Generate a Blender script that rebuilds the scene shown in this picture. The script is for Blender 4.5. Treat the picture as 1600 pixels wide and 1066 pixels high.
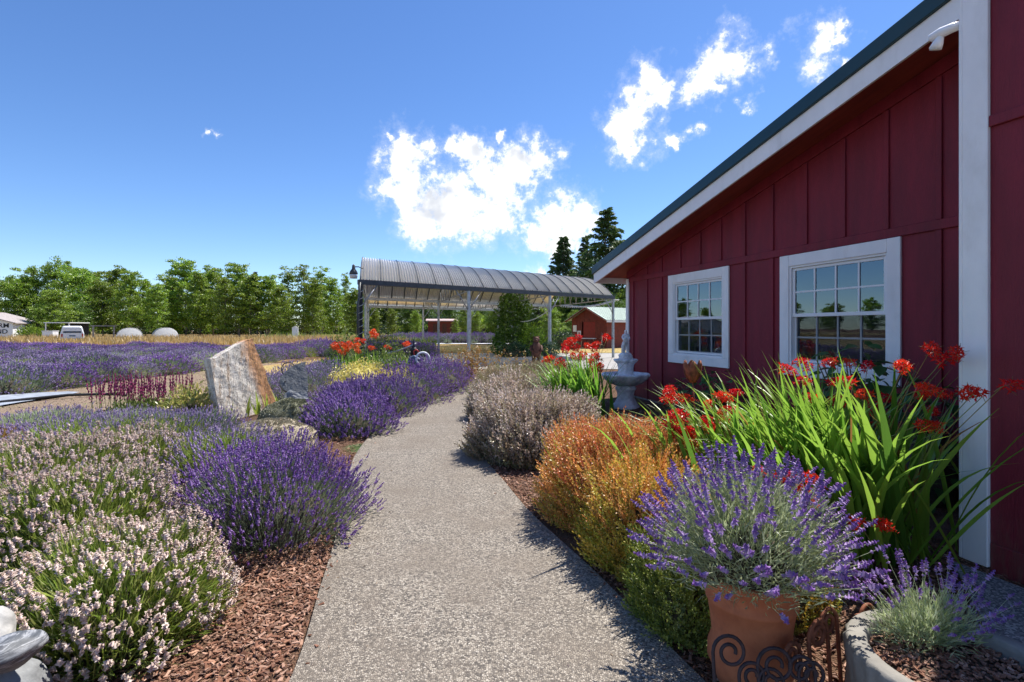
import bpy, bmesh, math, random
import numpy as np
from mathutils import Vector, Matrix, noise as mnoise
random.seed(7); RNG = np.random.default_rng(7)
for o in list(bpy.data.objects): bpy.data.objects.remove(o)
SC = bpy.context.scene; COL = SC.collection
R = math.radians
# ------------------------------------------------------------------ camera
EYE, F, HZ = 1.65, 800.0, 513.0           # metres, focal length in photo pixels, horizon row of the photo
cd = bpy.data.cameras.new('camera'); cam = bpy.data.objects.new('camera', cd); COL.objects.link(cam)
cam.location = (0, 0, EYE); cam.rotation_euler = (R(90), 0, 0)
cd.sensor_width = 36; cd.lens = 18; cd.shift_y = -20/1600; cd.clip_start = .05; cd.clip_end = 2500
SC.camera = cam
# ------------------------------------------------------------------ light
SUN_AZ, SUN_EL = R(43), R(59.5)
S = Vector((math.sin(SUN_AZ)*math.cos(SUN_EL), math.cos(SUN_AZ)*math.cos(SUN_EL), math.sin(SUN_EL)))
sl = bpy.data.lights.new('sun', 'SUN'); sl.energy = 5.0; sl.angle = R(.53); sl.color = (1, .95, .87)
so = bpy.data.objects.new('sun', sl); COL.objects.link(so); so.location = (20, 30, 60)
so.rotation_euler = (-S).to_track_quat('-Z', 'Y').to_euler()
SC.view_settings.view_transform = 'Standard'; SC.view_settings.look = 'None'
SC.view_settings.exposure = 0.68; SC.view_settings.gamma = 1; SC.view_settings.use_curve_mapping = False
cy = SC.cycles
cy.max_bounces = 8; cy.diffuse_bounces = 3; cy.glossy_bounces = 3; cy.transmission_bounces = 4; cy.transparent_max_bounces = 12
cy.use_denoising = True; cy.caustics_reflective = False; cy.caustics_refractive = False; cy.sample_clamp_indirect = 6

class NT:
    """tiny node helper"""
    def __init__(s, tree): s.t = tree; s.n = tree.nodes; s.l = tree.links
    def add(s, typ, ins=None, **kw):
        n = s.n.new(typ)
        for k, v in kw.items(): setattr(n, k, v)
        for k, v in (ins or {}).items(): s.set(n.inputs[k], v)
        return n
    def set(s, inp, v):
        if isinstance(v, bpy.types.NodeSocket): s.l.new(v, inp)
        elif isinstance(v, (tuple, list)) and len(v) == 3 and inp.type == 'RGBA': inp.default_value = (*v, 1)
        else: inp.default_value = v
    def math(s, op, a, b=0.0, c=0.0, clamp=False):
        n = s.n.new('ShaderNodeMath'); n.operation = op; n.use_clamp = clamp
        s.set(n.inputs[0], a); s.set(n.inputs[1], b)
        if op in ('MULTIPLY_ADD', 'SMOOTH_MAX', 'SMOOTH_MIN'): s.set(n.inputs[2], c)
        return n.outputs[0]
    def mix(s, f, a, b, blend='MIX'):
        n = s.n.new('ShaderNodeMix'); n.data_type = 'RGBA'; n.blend_type = blend
        s.set(n.inputs[0], f); s.set(n.inputs[6], a); s.set(n.inputs[7], b)
        return n.outputs[2]
    def rng(s, v, a, b, c=0.0, d=1.0, smooth=False):
        n = s.n.new('ShaderNodeMapRange')
        if smooth: n.interpolation_type = 'SMOOTHSTEP'
        for i, x in enumerate((v, a, b, c, d)): s.set(n.inputs[i], x)
        return n.outputs[0]
    def noise(s, vec, scale, detail=4, rough=.55, out=0):
        n = s.add('ShaderNodeTexNoise', {'Scale': scale, 'Detail': detail, 'Roughness': rough})
        if vec is not None: s.set(n.inputs['Vector'], vec)
        return n.outputs[out]
    def ramp(s, f, stops, interp='LINEAR'):
        n = s.n.new('ShaderNodeValToRGB'); n.color_ramp.interpolation = interp
        e = n.color_ramp.elements
        while len(e) < len(stops): e.new(.5)
        for i, (p, c) in enumerate(stops): e[i].position = p; e[i].color = (*c, 1)
        s.set(n.inputs[0], f); return n.outputs[0]

# sky: Nishita plus fair weather clouds given by direction
wd = bpy.data.worlds.new('World'); SC.world = wd; wd.use_nodes = True
w = NT(wd.node_tree); w.n.clear()
sky = w.add('ShaderNodeTexSky', sky_type='NISHITA', sun_disc=False, sun_elevation=SUN_EL, sun_rotation=SUN_AZ,
            altitude=0, air_density=0.85, dust_density=0.08, ozone_density=4.5)
hs = w.add('ShaderNodeHueSaturation', {'Hue': .506, 'Saturation': 1.14, 'Value': .98, 'Color': sky.outputs[0]})
bg1 = w.add('ShaderNodeBackground', {'Color': hs.outputs[0], 'Strength': 0.12})
tc = w.add('ShaderNodeTexCoord'); nv = w.add('ShaderNodeVectorMath', {0: tc.outputs['Generated']}, operation='NORMALIZE').outputs[0]
warp = w.add('ShaderNodeTexNoise', {'Vector': nv, 'Scale': 11.0, 'Detail': 6.0, 'Roughness': .62})
wv = w.add('ShaderNodeVectorMath', {0: warp.outputs[1], 1: (.5, .5, .5)}, operation='SUBTRACT').outputs[0]
wv = w.add('ShaderNodeVectorMath', {0: wv, 'Scale': .15}, operation='SCALE').outputs[0]
pv = w.add('ShaderNodeVectorMath', {0: nv, 1: wv}, operation='ADD').outputs[0]
LOBES = [(640,250,34),(633,300,38),(668,335,40),(715,325,46),(765,330,42),(785,290,36),(760,268,30),(815,262,34),(842,245,24),(712,236,20),(665,232,18),(738,240,20),
 (862,345,36),(905,348,30),(838,368,26),(880,372,26),(985,185,38),(1000,150,34),(1018,115,26),(1040,135,24),(958,190,24),(985,222,22),(1082,205,13),(1058,216,10),
 (1095,122,26),(1135,92,26),(1170,88,22),(1205,92,12),(1110,138,18),(1272,66,28),(1306,42,13),(1336,66,11),(1268,92,12),(1176,158,11),(335,230,6),(620,217,9),(838,424,14),(795,215,9)]
dens = None
def lobe(dx, dz, r, dy=1.0):
    global dens
    d = Vector((dx, dy, dz)); k = d.length; d.normalize()
    dist = w.add('ShaderNodeVectorMath', {0: pv, 1: tuple(d)}, operation='DISTANCE').outputs['Value']
    v = w.math('SUBTRACT', 1.0, w.math('DIVIDE', dist, r))
    dens = v if dens is None else w.math('SMOOTH_MAX', dens, v, .22)
for (x, y, r) in LOBES:
    k = math.sqrt(1+((x-800)/F)**2+((HZ-y)/F)**2); lobe((x-800)/F, (HZ-y)/F, 1.42*r/F/k)
for (dx, dy, dz, r) in [(-1,.35,.55,.10),(-1,.3,.42,.08),(-.9,-.4,.5,.14),(-.3,-1,.45,.16),(.5,-1,.6,.14),(1,-.3,.5,.12),(-1,.42,.62,.07)]: lobe(dx, dz, r, dy)
fine = w.noise(nv, 38.0, 9, .68)
dd = w.math('ADD', w.math('ADD', dens, .05), w.math('MULTIPLY', w.math('SUBTRACT', fine, .5), 2.1))
alpha = w.math('MAXIMUM', w.rng(dd, .08, .72, smooth=True), w.math('MULTIPLY', w.rng(dd, -.30, .55, smooth=True), .22))
grey = w.math('MULTIPLY', w.rng(w.noise(nv, 17.0, 3, .5), .46, .70, smooth=True), w.rng(dens, .34, .66, smooth=True))
ccol = w.mix(grey, (1.0, 1.0, 1.0), (.60, .63, .69))
bg2 = w.add('ShaderNodeBackground', {'Color': ccol, 'Strength': .82})
mx = w.add('ShaderNodeMixShader', {0: alpha, 1: bg1.outputs[0], 2: bg2.outputs[0]})
w.add('ShaderNodeOutputWorld', {'Surface': mx.outputs[0]})
wd.cycles.sampling_method = 'MANUAL'; wd.cycles.sample_map_resolution = 512

# ------------------------------------------------------------------ materials
MATS = {}
def newmat(name):
    m = bpy.data.materials.new(name); m.use_nodes = True; t = NT(m.node_tree); t.n.clear(); MATS[name] = m
    return m, t
def finish(t, shader): t.add('ShaderNodeOutputMaterial', {'Surface': shader})
def bsdf(t, color, rough=.6, metal=0.0, bump=None, bstr=.3, bdist=.01, spec=.5, **kw):
    ins = {'Base Color': color, 'Roughness': rough, 'Metallic': metal, 'Specular IOR Level': spec}; ins.update(kw)
    b = t.add('ShaderNodeBsdfPrincipled', ins)
    if bump is not None:
        bn = t.add('ShaderNodeBump', {'Height': bump, 'Strength': bstr, 'Distance': bdist}); t.set(b.inputs['Normal'], bn.outputs[0])
    return b.outputs[0]
def leafmat(name, cols, trans=.35, rough=.55, gloss=.025, vary=.25):
    """foliage: every loose leaf, petal or floret takes its own tone"""
    m, t = newmat(name)
    g = t.add('ShaderNodeNewGeometry'); oi = t.add('ShaderNodeObjectInfo')
    st = [(i/max(1, len(cols)-1), c) for i, c in enumerate(cols)]
    r = g.outputs['Random Per Island']
    c = t.ramp(r, st)
    hv = t.add('ShaderNodeHueSaturation', {'Hue': t.rng(oi.outputs['Random'], 0, 1, .5-.006, .5+.006), 'Saturation': 1.0,
               'Value': t.math('MULTIPLY', t.rng(oi.outputs['Random'], 0, 1, 1-vary*.5, 1+vary*.5), t.rng(t.math('FRACT', t.math('MULTIPLY', r, 37.7)), 0, 1, 1-vary, 1+vary)), 'Color': c}).outputs[0]
    d = t.add('ShaderNodeBsdfDiffuse', {'Color': hv}); tr = t.add('ShaderNodeBsdfTranslucent', {'Color': hv})
    mxx = t.add('ShaderNodeMixShader', {0: trans, 1: d.outputs[0], 2: tr.outputs[0]})
    gl = t.add('ShaderNodeBsdfGlossy', {'Color': (1, 1, 1), 'Roughness': rough})
    fr = t.add('ShaderNodeFresnel', {'IOR': 1.4})
    m2 = t.add('ShaderNodeMixShader', {0: t.math('MULTIPLY', fr.outputs[0], gloss*5), 1: mxx.outputs[0], 2: gl.outputs[0]})
    finish(t, m2.outputs[0]); return m
def plain(name, color, rough=.6, metal=0.0, vary=.12, scale=6.0, bstr=.15, bscale=60.0, bdist=.004, spec=.4, dirt=None, stretch=None, grain=0, splash=False):
    m, t = newmat(name)
    tcn = t.add('ShaderNodeTexCoord').outputs['Object']
    if stretch: tcn = t.add('ShaderNodeMapping', {'Vector': tcn, 'Scale': stretch}).outputs[0]
    n1 = t.noise(tcn, scale, 5, .6)
    lo = tuple(max(0, c*(1-vary*2)) for c in color); hi = tuple(min(1, c*(1+vary*2)) for c in color)
    c = t.mix(t.rng(n1, .3, .7), lo, hi)
    if dirt: c = t.mix(t.math('MULTIPLY', t.rng(t.noise(tcn, scale*.45, 6, .7), .52, .72, smooth=True), dirt[1]), c, dirt[0])
    n2 = t.noise(tcn, bscale, 4, .6)
    if grain: c = t.mix(t.rng(t.noise(tcn, grain, 3, .7), .40, .68, 0, .45), c, lo)
    if splash:
        z = t.add('ShaderNodeSeparateXYZ', {0: t.add('ShaderNodeTexCoord').outputs['Object']}).outputs[2]
        f = t.math('MULTIPLY', t.rng(t.math('ADD', z, t.math('MULTIPLY', n1, -.5)), .30, -.22, smooth=True), t.rng(t.noise(tcn, 18, 5, .7), .35, .7))
        c = t.mix(t.math('MULTIPLY', f, .6), c, (.17,.115,.08))
    finish(t, bsdf(t, c, t.rng(n1, .2, .8, rough-.06, rough+.08), metal, n2, bstr, bdist, spec)); return m

LAV_HEAD = leafmat('lavender_flower', [(.15,.055,.27),(.28,.14,.45),(.44,.31,.60),(.19,.08,.33)], .3, vary=.3)
LAV_HEAD2 = leafmat('lavender_flower_dusty', [(.22,.15,.34),(.36,.28,.48),(.50,.42,.58),(.24,.15,.36)], .3, vary=.3)
LAV_HEAD3 = leafmat('lavender_flower_dark', [(.13,.06,.27),(.25,.13,.42),(.42,.30,.58),(.20,.10,.36)], .3, vary=.3)
LAV_POT = leafmat('potted_lavender_flower', [(.21,.10,.34),(.35,.21,.50),(.50,.37,.63),(.27,.14,.40)], .3, vary=.3)
LAV_WHITE = leafmat('white_lavender_flower', [(.76,.60,.55),(.61,.45,.39),(.83,.72,.67),(.43,.30,.22)], .3, vary=.2)
LAV_GREY = leafmat('lavender_leaf', [(.15,.20,.12),(.25,.31,.20),(.20,.27,.12)], .35)
LAV_GREEN = leafmat('lavender_green_leaf', [(.16,.27,.04),(.28,.38,.06),(.42,.46,.12),(.18,.22,.08)], .4)
LAV_PALE = leafmat('lavender_pale_leaf', [(.34,.42,.22),(.52,.58,.38),(.42,.50,.20)], .35)
HEATH_PALE = leafmat('heather_pale_sprig', [(.58,.47,.41),(.37,.28,.21),(.74,.63,.58),(.29,.23,.14),(.47,.41,.28)], .25, vary=.4)
HEATH_DULL = leafmat('heather_dull_sprig', [(.28,.20,.12),(.42,.32,.21),(.24,.25,.09),(.50,.38,.32)], .25, vary=.4)
HEATH_GREEN = leafmat('heather_green_sprig', [(.20,.26,.05),(.34,.36,.06),(.14,.20,.05)], .3)
HEATH_ORANGE = leafmat('heather_orange_sprig', [(.76,.27,.09),(.80,.37,.13),(.72,.24,.12),(.74,.46,.13),(.50,.40,.08)], .3, vary=.35)
HEATH_MIX = leafmat('heather_gold_orange_sprig', [(.74,.31,.09),(.78,.41,.12),(.68,.44,.09),(.46,.42,.07),(.74,.33,.13),(.36,.36,.05)], .3, vary=.35)
HEATH_GOLD = leafmat('heather_gold_sprig', [(.62,.44,.06),(.72,.50,.08),(.36,.36,.05),(.48,.44,.06),(.66,.36,.08)], .3, vary=.35)
WOODY_SHADE = plain('woody_shaded_core', (.075,.060,.040), .9, vary=.3, scale=40)  # woody brown of solid bush cores, darkened: shade in the gaps painted in
TWIG = plain('twig', (.13,.09,.06), .85)
CRO_LEAF = leafmat('crocosmia_leaf', [(.12,.28,.03),(.20,.39,.045),(.29,.45,.06),(.09,.21,.035),(.15,.32,.04)], .45, .45, .015, .3)
CRO_RED = leafmat('crocosmia_petal', [(.80,.025,.015),(.86,.05,.02),(.66,.015,.015)], .35, .45, .02, .2)
CRO_ORANGE = leafmat('crocosmia_orange_petal', [(.85,.09,.02),(.90,.17,.03),(.78,.06,.02)], .35, .45, .02, .2)
CRO_STEM = leafmat('crocosmia_stem', [(.20,.26,.05),(.30,.16,.06)], .1)
HYD_LEAF = leafmat('hydrangea_leaf', [(.035,.09,.03),(.06,.14,.04),(.045,.11,.035)], .3, .4, .06, .2)
SHRUB_DARK = leafmat('dark_shrub_leaf', [(.03,.06,.03),(.05,.10,.04),(.07,.11,.06)], .3)
SHRUB_GREEN = leafmat('green_shrub_leaf', [(.13,.20,.04),(.22,.28,.06),(.09,.15,.04)], .4)
SHRUB_YELLOW = leafmat('yellow_shrub_leaf', [(.55,.48,.14),(.68,.58,.22),(.22,.28,.06),(.40,.40,.10)], .35)
SEDUM = leafmat('sedum_yellow_flower', [(.84,.74,.14),(.88,.80,.30),(.74,.64,.12)], .25)
SALVIA_RED = leafmat('salvia_spike', [(.34,.06,.14),(.42,.10,.22),(.26,.05,.10)], .3)
DRY = leafmat('dry_grass_blade', [(.55,.38,.13),(.66,.48,.20),(.45,.30,.10),(.60,.47,.22)], .35)
DRY_BROWN = leafmat('dry_brown_leaf', [(.38,.20,.05),(.50,.32,.08),(.28,.13,.05),(.42,.36,.10)], .35)
IRIS = leafmat('iris_leaf', [(.42,.48,.06),(.30,.40,.06),(.52,.50,.10)], .4)
THYME = leafmat('woolly_thyme_leaf', [(.34,.30,.22),(.44,.38,.30),(.26,.25,.16),(.40,.36,.24)], .2)
THYME_GREEN = leafmat('grey_green_thyme_leaf', [(.20,.21,.13),(.28,.28,.18),(.16,.18,.10)], .2)
MOSS = leafmat('ground_cover_leaf', [(.26,.36,.14),(.36,.44,.22)], .3)
TREE_A = leafmat('alder_leaf', [(.20,.32,.03),(.34,.43,.05),(.14,.24,.03),(.26,.36,.04)], .45, vary=.5)
TREE_B = leafmat('broadleaf', [(.13,.24,.03),(.23,.35,.04),(.32,.42,.05)], .42, vary=.45)
TREE_C = leafmat('dark_broadleaf', [(.06,.13,.025),(.11,.20,.03),(.18,.28,.04)], .35)
CONIF = leafmat('conifer_needle', [(.05,.11,.04),(.09,.16,.05),(.13,.20,.05)], .25)
CEDAR = leafmat('cedar_needle', [(.06,.13,.03),(.15,.23,.05),(.045,.10,.03)], .3)
BARK = plain('bark', (.16,.13,.10), .9, bstr=.5, bscale=25)
BARK_PALE = plain('pale_bark', (.24,.21,.18), .9, bstr=.4, bscale=25)

RED = plain('red_barn_paint', (.215,.021,.037), .55, vary=.13, scale=2.6, bstr=.8, bscale=75, bdist=.006, spec=.3, stretch=(1.6,1.6,.25), dirt=((.12,.013,.022), .5), grain=55, splash=True)
WHITE = plain('white_paint', (.86,.86,.86), .5, vary=.03, scale=4, bstr=.3, bscale=70, bdist=.003, dirt=((.62,.60,.56), .45), stretch=(1,1,.4))
VINYL = plain('white_vinyl', (.82,.83,.84), .35, vary=.015, bstr=.02)
SOFFIT = plain('red_soffit_wood', (.26,.055,.04), .6, vary=.15, scale=3, bstr=.35, bscale=40, stretch=(.3,3,1))
ROOF_TEAL = plain('teal_roof_metal', (.012,.05,.065), .35, .2, vary=.05, bstr=.02)
METAL_GREY = plain('galvanised_steel', (.36,.37,.38), .45, .7, vary=.15, scale=8, bstr=.05)
METAL_DARK = plain('dark_steel', (.07,.075,.08), .5, .5, vary=.15)
BLACK = plain('black_metal', (.018,.018,.02), .45, .3)
RUST = plain('rusty_iron', (.24,.085,.045), .75, .25, vary=.25, scale=25, bstr=.4, bscale=120, dirt=((.10,.035,.025), .7))
IRON = plain('dark_scroll_iron', (.055,.04,.045), .6, .4, vary=.25, scale=20, bstr=.3, bscale=120, dirt=((.16,.07,.04), .5))
CONC = plain('cast_concrete', (.25,.235,.21), .85, vary=.12, scale=9, bstr=.5, bscale=70, dirt=((.22,.20,.17), .6))
FOUNT = plain('fountain_stone', (.76,.77,.79), .75, vary=.14, scale=12, bstr=.4, bscale=50, dirt=((.22,.23,.24), .7))
GREYSTONE = plain('grey_stone', (.26,.27,.28), .8, vary=.22, scale=9, bstr=.6, bscale=35, bdist=.01)
WOOD_RED = plain('red_brown_boards', (.17,.032,.02), .7, vary=.18, scale=5, bstr=.4, bscale=40)
WOOD_DARK = plain('dark_carved_wood', (.10,.04,.025), .75, vary=.25, scale=10, bstr=.5, bscale=40)
GREEN_ROOF = plain('pale_green_roof_metal', (.30,.38,.33), .4, .2, vary=.06, bstr=.03)
WHITE_BOARD = plain('white_board', (.78,.79,.80), .55, vary=.04)
GREY_ROOF = plain('weathered_roof', (.34,.30,.29), .8, vary=.15)
DARKROOM = plain('dark_interior', (.10,.095,.09), .8)
BLACK_INK = plain('black_letter_paint', (.012,.012,.014), .6)
SOIL_DARK = plain('potting_soil', (.11,.075,.05), .95, vary=.3, scale=30, bstr=.9, bscale=60, bdist=.02)
CARPAINT = plain('white_car_paint', (.72,.74,.77), .25, vary=.02, bstr=0)
RUBBER = plain('rubber', (.02,.02,.02), .8)
BLUE_ENAMEL = plain('blue_grey_enamel', (.10,.14,.20), .4, .2)
RED_ENAMEL = plain('red_enamel', (.5,.05,.03), .4)
ROPE_WHITE = plain('pale_rope', (.55,.53,.48), .7)
TARP = plain('grey_ground_cloth', (.30,.33,.38), .6, vary=.15, scale=5)
WHITE_SHEET = plain('white_plastic_sheet', (.70,.71,.74), .45, vary=.06, scale=3)

def m_glass():
    m, t = newmat('window_glass')
    fr = t.add('ShaderNodeFresnel', {'IOR': 2.0})
    nz = t.noise(t.add('ShaderNodeTexCoord').outputs['Object'], 1.3, 2)
    bn = t.add('ShaderNodeBump', {'Height': nz, 'Strength': .03, 'Distance': .05})
    gl = t.add('ShaderNodeBsdfGlossy', {'Color': (.68,.85,1), 'Roughness': .006, 'Normal': bn.outputs[0]})
    tr = t.add('ShaderNodeBsdfTransparent', {'Color': (.62,.66,.70)})
    finish(t, t.add('ShaderNodeMixShader', {0: t.math('MULTIPLY', fr.outputs[0], 1.6, clamp=True), 1: tr.outputs[0], 2: gl.outputs[0]}).outputs[0]); return m
GLASS = m_glass()
def m_screen():
    m, t = newmat('insect_screen')
    d = t.add('ShaderNodeBsdfDiffuse', {'Color': (.02,.024,.03)}); tr = t.add('ShaderNodeBsdfTransparent', {'Color': (1,1,1)})
    finish(t, t.add('ShaderNodeMixShader', {0: .80, 1: d.outputs[0], 2: tr.outputs[0]}).outputs[0]); return m
SCREEN = m_screen()
def m_carglass():
    m, t = newmat('car_glass'); finish(t, bsdf(t, (.02,.03,.035), .06)); return m
CARGLASS = m_carglass()
def m_terracotta():
    m, t = newmat('terracotta'); v = t.add('ShaderNodeTexCoord').outputs['Object']
    n = t.noise(v, 7, 6, .65); n2 = t.noise(v, 3, 5, .7)
    c = t.mix(t.rng(n, .3, .7), (.36,.10,.04), (.52,.18,.08))
    c = t.mix(t.math('MULTIPLY', t.rng(n2, .55, .72, smooth=True), .5), c, (.50,.34,.25))
    c = t.mix(t.math('MULTIPLY', t.rng(t.noise(v, 5, 6, .75), .55, .7, smooth=True), .55), c, (.16,.05,.03))
    finish(t, bsdf(t, c, .8, 0, t.noise(v, 90, 4), .35, .003)); return m
TERRA = m_terracotta()
def m_path():
    m, t = newmat('exposed_aggregate'); v = t.add('ShaderNodeTexCoord').outputs['Object']
    vo = t.add('ShaderNodeTexVoronoi', {'Vector': v, 'Scale': 96.0, 'Randomness': 1.0}); cell = vo.outputs['Color']
    sep = t.add('ShaderNodeSeparateColor', {0: cell})
    c = t.ramp(sep.outputs[0], [(0,(.035,.03,.028)),(.2,(.11,.095,.08)),(.42,(.24,.205,.165)),(.62,(.36,.31,.25)),(.82,(.46,.405,.33)),(1,(.58,.52,.44))])
    edge = t.add('ShaderNodeTexVoronoi', {'Vector': v, 'Scale': 96.0, 'Randomness': 1.0}, feature='DISTANCE_TO_EDGE').outputs[0]
    e = t.rng(edge, .0, .14, smooth=True)
    c = t.mix(e, (.21,.185,.16), c)
    big = t.noise(v, 1.1, 6, .65); c = t.mix(t.rng(big, .40, .64, 0, .6, smooth=True), c, (.22,.18,.14)); c = t.mix(.12, c, (.30,.265,.22))
    st = t.rng(t.noise(v, 7, 5, .7), .58, .72, 0, .5, smooth=True); c = t.mix(st, c, (.17,.13,.10))
    h = t.math('ADD', e, t.math('MULTIPLY', t.noise(v, 220, 2), .25))
    finish(t, bsdf(t, c, .75, 0, h, .8, .006, .3)); return m
PATH = m_path()
def m_pad():
    m, t = newmat('pebbled_concrete'); v = t.add('ShaderNodeTexCoord').outputs['Object']
    vo = t.add('ShaderNodeTexVoronoi', {'Vector': v, 'Scale': 85.0}); sep = t.add('ShaderNodeSeparateColor', {0: vo.outputs['Color']})
    c = t.ramp(sep.outputs[0], [(0,(.08,.08,.085)),(.6,(.22,.22,.22)),(1,(.48,.47,.45))])
    finish(t, bsdf(t, c, .7, 0, vo.outputs['Distance'], .5, .005)); return m
PAD = m_pad()
def m_soil(name, a, b, c3, sc=9.0):
    m, t = newmat(name); v = t.add('ShaderNodeTexCoord').outputs['Object']
    n = t.noise(v, sc, 8, .72); n2 = t.noise(v, .35, 4, .6); vo = t.add('ShaderNodeTexVoronoi', {'Vector': v, 'Scale': sc*5}).outputs['Distance']
    c = t.mix(t.rng(n, .3, .7), a, b); c = t.mix(t.rng(n2, .42, .62, 0, .8, smooth=True), c, c3)
    finish(t, bsdf(t, c, .95, 0, t.math('ADD', n, vo), .9, .03, .1)); return m
SOIL = m_soil('bark_mulch_soil', (.10,.055,.035), (.24,.14,.09), (.18,.11,.075), 14.0)
LAWN = m_soil('dry_lawn', (.36,.24,.10), (.52,.37,.17), (.44,.36,.14), 7.0)
SAND = m_soil('sandy_track', (.19,.135,.095), (.36,.27,.20), (.27,.215,.14), 8.0)
FARM = m_soil('field_ground', (.24,.16,.09), (.38,.26,.14), (.28,.24,.10), 4.0)
PAVE = m_soil('grey_paving', (.34,.33,.31), (.44,.42,.40), (.38,.36,.33), 5.0)
CHIP = leafmat('bark_chip', [(.17,.075,.045),(.30,.155,.10),(.42,.26,.19),(.12,.055,.035),(.24,.11,.07)], .0, .7, .04, .3)
def m_stone():
    m, t = newmat('banded_slab'); v0 = t.add('ShaderNodeTexCoord').outputs['Object']
    mp = t.add('ShaderNodeMapping', {'Vector': v0, 'Rotation': (0, R(-22), 0), 'Scale': (1, 1, .22)}).outputs[0]
    n = t.noise(mp, 9, 8, .7); fine_ = t.noise(v0, 38, 6, .7); crack = t.noise(mp, 5, 6, .75)
    c = t.mix(t.rng(fine_, .35, .68), (.60,.53,.44), (.92,.87,.77))
    sx = t.add('ShaderNodeSeparateXYZ', {0: v0})
    s = t.math('ADD', sx.outputs[0], t.math('MULTIPLY', sx.outputs[2], .26))
    ob = t.rng(t.math('ADD', s, t.math('MULTIPLY', t.math('SUBTRACT', n, .5), .55)), .24, .50, smooth=True)
    c = t.mix(t.math('MULTIPLY', ob, t.rng(fine_, .2, .6, .45, 1)), c, t.mix(t.rng(fine_, .35, .65), (.44,.14,.03), (.66,.32,.10)))
    st = t.math('MULTIPLY', t.rng(n, .50, .64, smooth=True), .55); c = t.mix(st, c, (.50,.29,.13))
    lb = t.rng(t.math('ADD', s, t.math('MULTIPLY', t.math('SUBTRACT', n, .5), .12)), -.36, -.46, smooth=True); c = t.mix(t.math('MULTIPLY', lb, .75), c, (.40,.18,.09))
    ck = t.rng(t.math('ABSOLUTE', t.math('SUBTRACT', crack, .5)), .0, .012, 1, 0, smooth=True); c = t.mix(t.math('MULTIPLY', ck, .6), c, (.07,.06,.05))
    finish(t, bsdf(t, c, .8, 0, t.math('SUBTRACT', t.math('ADD', n, t.math('MULTIPLY', fine_, .5)), ck), .8, .03)); return m
SLAB = m_stone()
def m_scales():
    m, t = newmat('carved_grey_stone'); v = t.add('ShaderNodeTexCoord').outputs['Object']
    n = t.noise(v, 25, 6, .7); vo = t.add('ShaderNodeTexVoronoi', {'Vector': t.add('ShaderNodeMapping', {'Vector': v, 'Scale': (1, .01, 1)}).outputs[0], 'Scale': 30.0, 'Randomness': .8}).outputs['Distance']
    c = t.mix(t.rng(n, .3, .7), (.07,.075,.08), (.20,.21,.22)); c = t.mix(t.rng(vo, .30, .10, 0, .45), c, (.46,.47,.48))
    finish(t, bsdf(t, c, .75, 0, t.math('SUBTRACT', 1, vo), .5, .008)); return m
SCALES = m_scales()
def m_striped():
    m, t = newmat('striped_rock'); v = t.add('ShaderNodeTexCoord').outputs['Object']
    n = t.noise(t.add('ShaderNodeMapping', {'Vector': v, 'Scale': (2, 2, 16), 'Rotation': (R(20), R(25), 0)}).outputs[0], 3.2, 7, .6)
    c = t.ramp(n, [(.30,(.03,.035,.045)),(.44,(.09,.10,.115)),(.50,(.34,.35,.37)),(.54,(.07,.075,.085)),(.62,(.20,.21,.23)),(.70,(.05,.055,.065))])
    finish(t, bsdf(t, c, .6, 0, t.noise(v, 40, 5), .4, .006)); return m
ROCK_STRIPE = m_striped()
ROCK_PALE = plain('pale_rock', (.42,.41,.39), .75, vary=.22, scale=12, bstr=.5, bscale=50)
def m_canopy():
    m, t = newmat('corrugated_polycarbonate'); v = t.add('ShaderNodeTexCoord').outputs['Object']
    n = t.noise(v, 1.2, 5, .65)
    c = t.mix(t.rng(n, .3, .7), (.20,.20,.195), (.34,.34,.33))
    d = t.add('ShaderNodeBsdfDiffuse', {'Color': c}); tr = t.add('ShaderNodeBsdfTranslucent', {'Color': (.95,.96,.93)})
    a = t.add('ShaderNodeMixShader', {0: .88, 1: d.outputs[0], 2: tr.outputs[0]})
    gl = t.add('ShaderNodeBsdfGlossy', {'Color': (1,.98,.95), 'Roughness': .30}); fr = t.add('ShaderNodeFresnel', {'IOR': 1.5})
    finish(t, t.add('ShaderNodeMixShader', {0: t.math('ADD', .05, fr.outputs[0]), 1: a.outputs[0], 2: gl.outputs[0]}).outputs[0]); return m
POLY = m_canopy()
def m_hoop():
    m, t = newmat('white_tunnel_film')
    d = t.add('ShaderNodeBsdfDiffuse', {'Color': (.72,.74,.76)}); tr = t.add('ShaderNodeBsdfTranslucent', {'Color': (.9,.92,.94)})
    finish(t, t.add('ShaderNodeMixShader', {0: .6, 1: d.outputs[0], 2: tr.outputs[0]}).outputs[0]); return m
HOOP = m_hoop()
def m_emit(name, col, st):
    m, t = newmat(name); b = bsdf(t, tuple(min(.8, c) for c in col), .3)
    e = t.add('ShaderNodeEmission', {'Color': col, 'Strength': st}); finish(t, t.add('ShaderNodeAddShader', {0: b, 1: e.outputs[0]}).outputs[0]); return m
NEON_PINK = m_emit('pink_neon_tube', (1,.22,.42), .55)
NEON_BLUE = m_emit('pale_blue_neon_tube', (.55,.70,1), .55)
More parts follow.
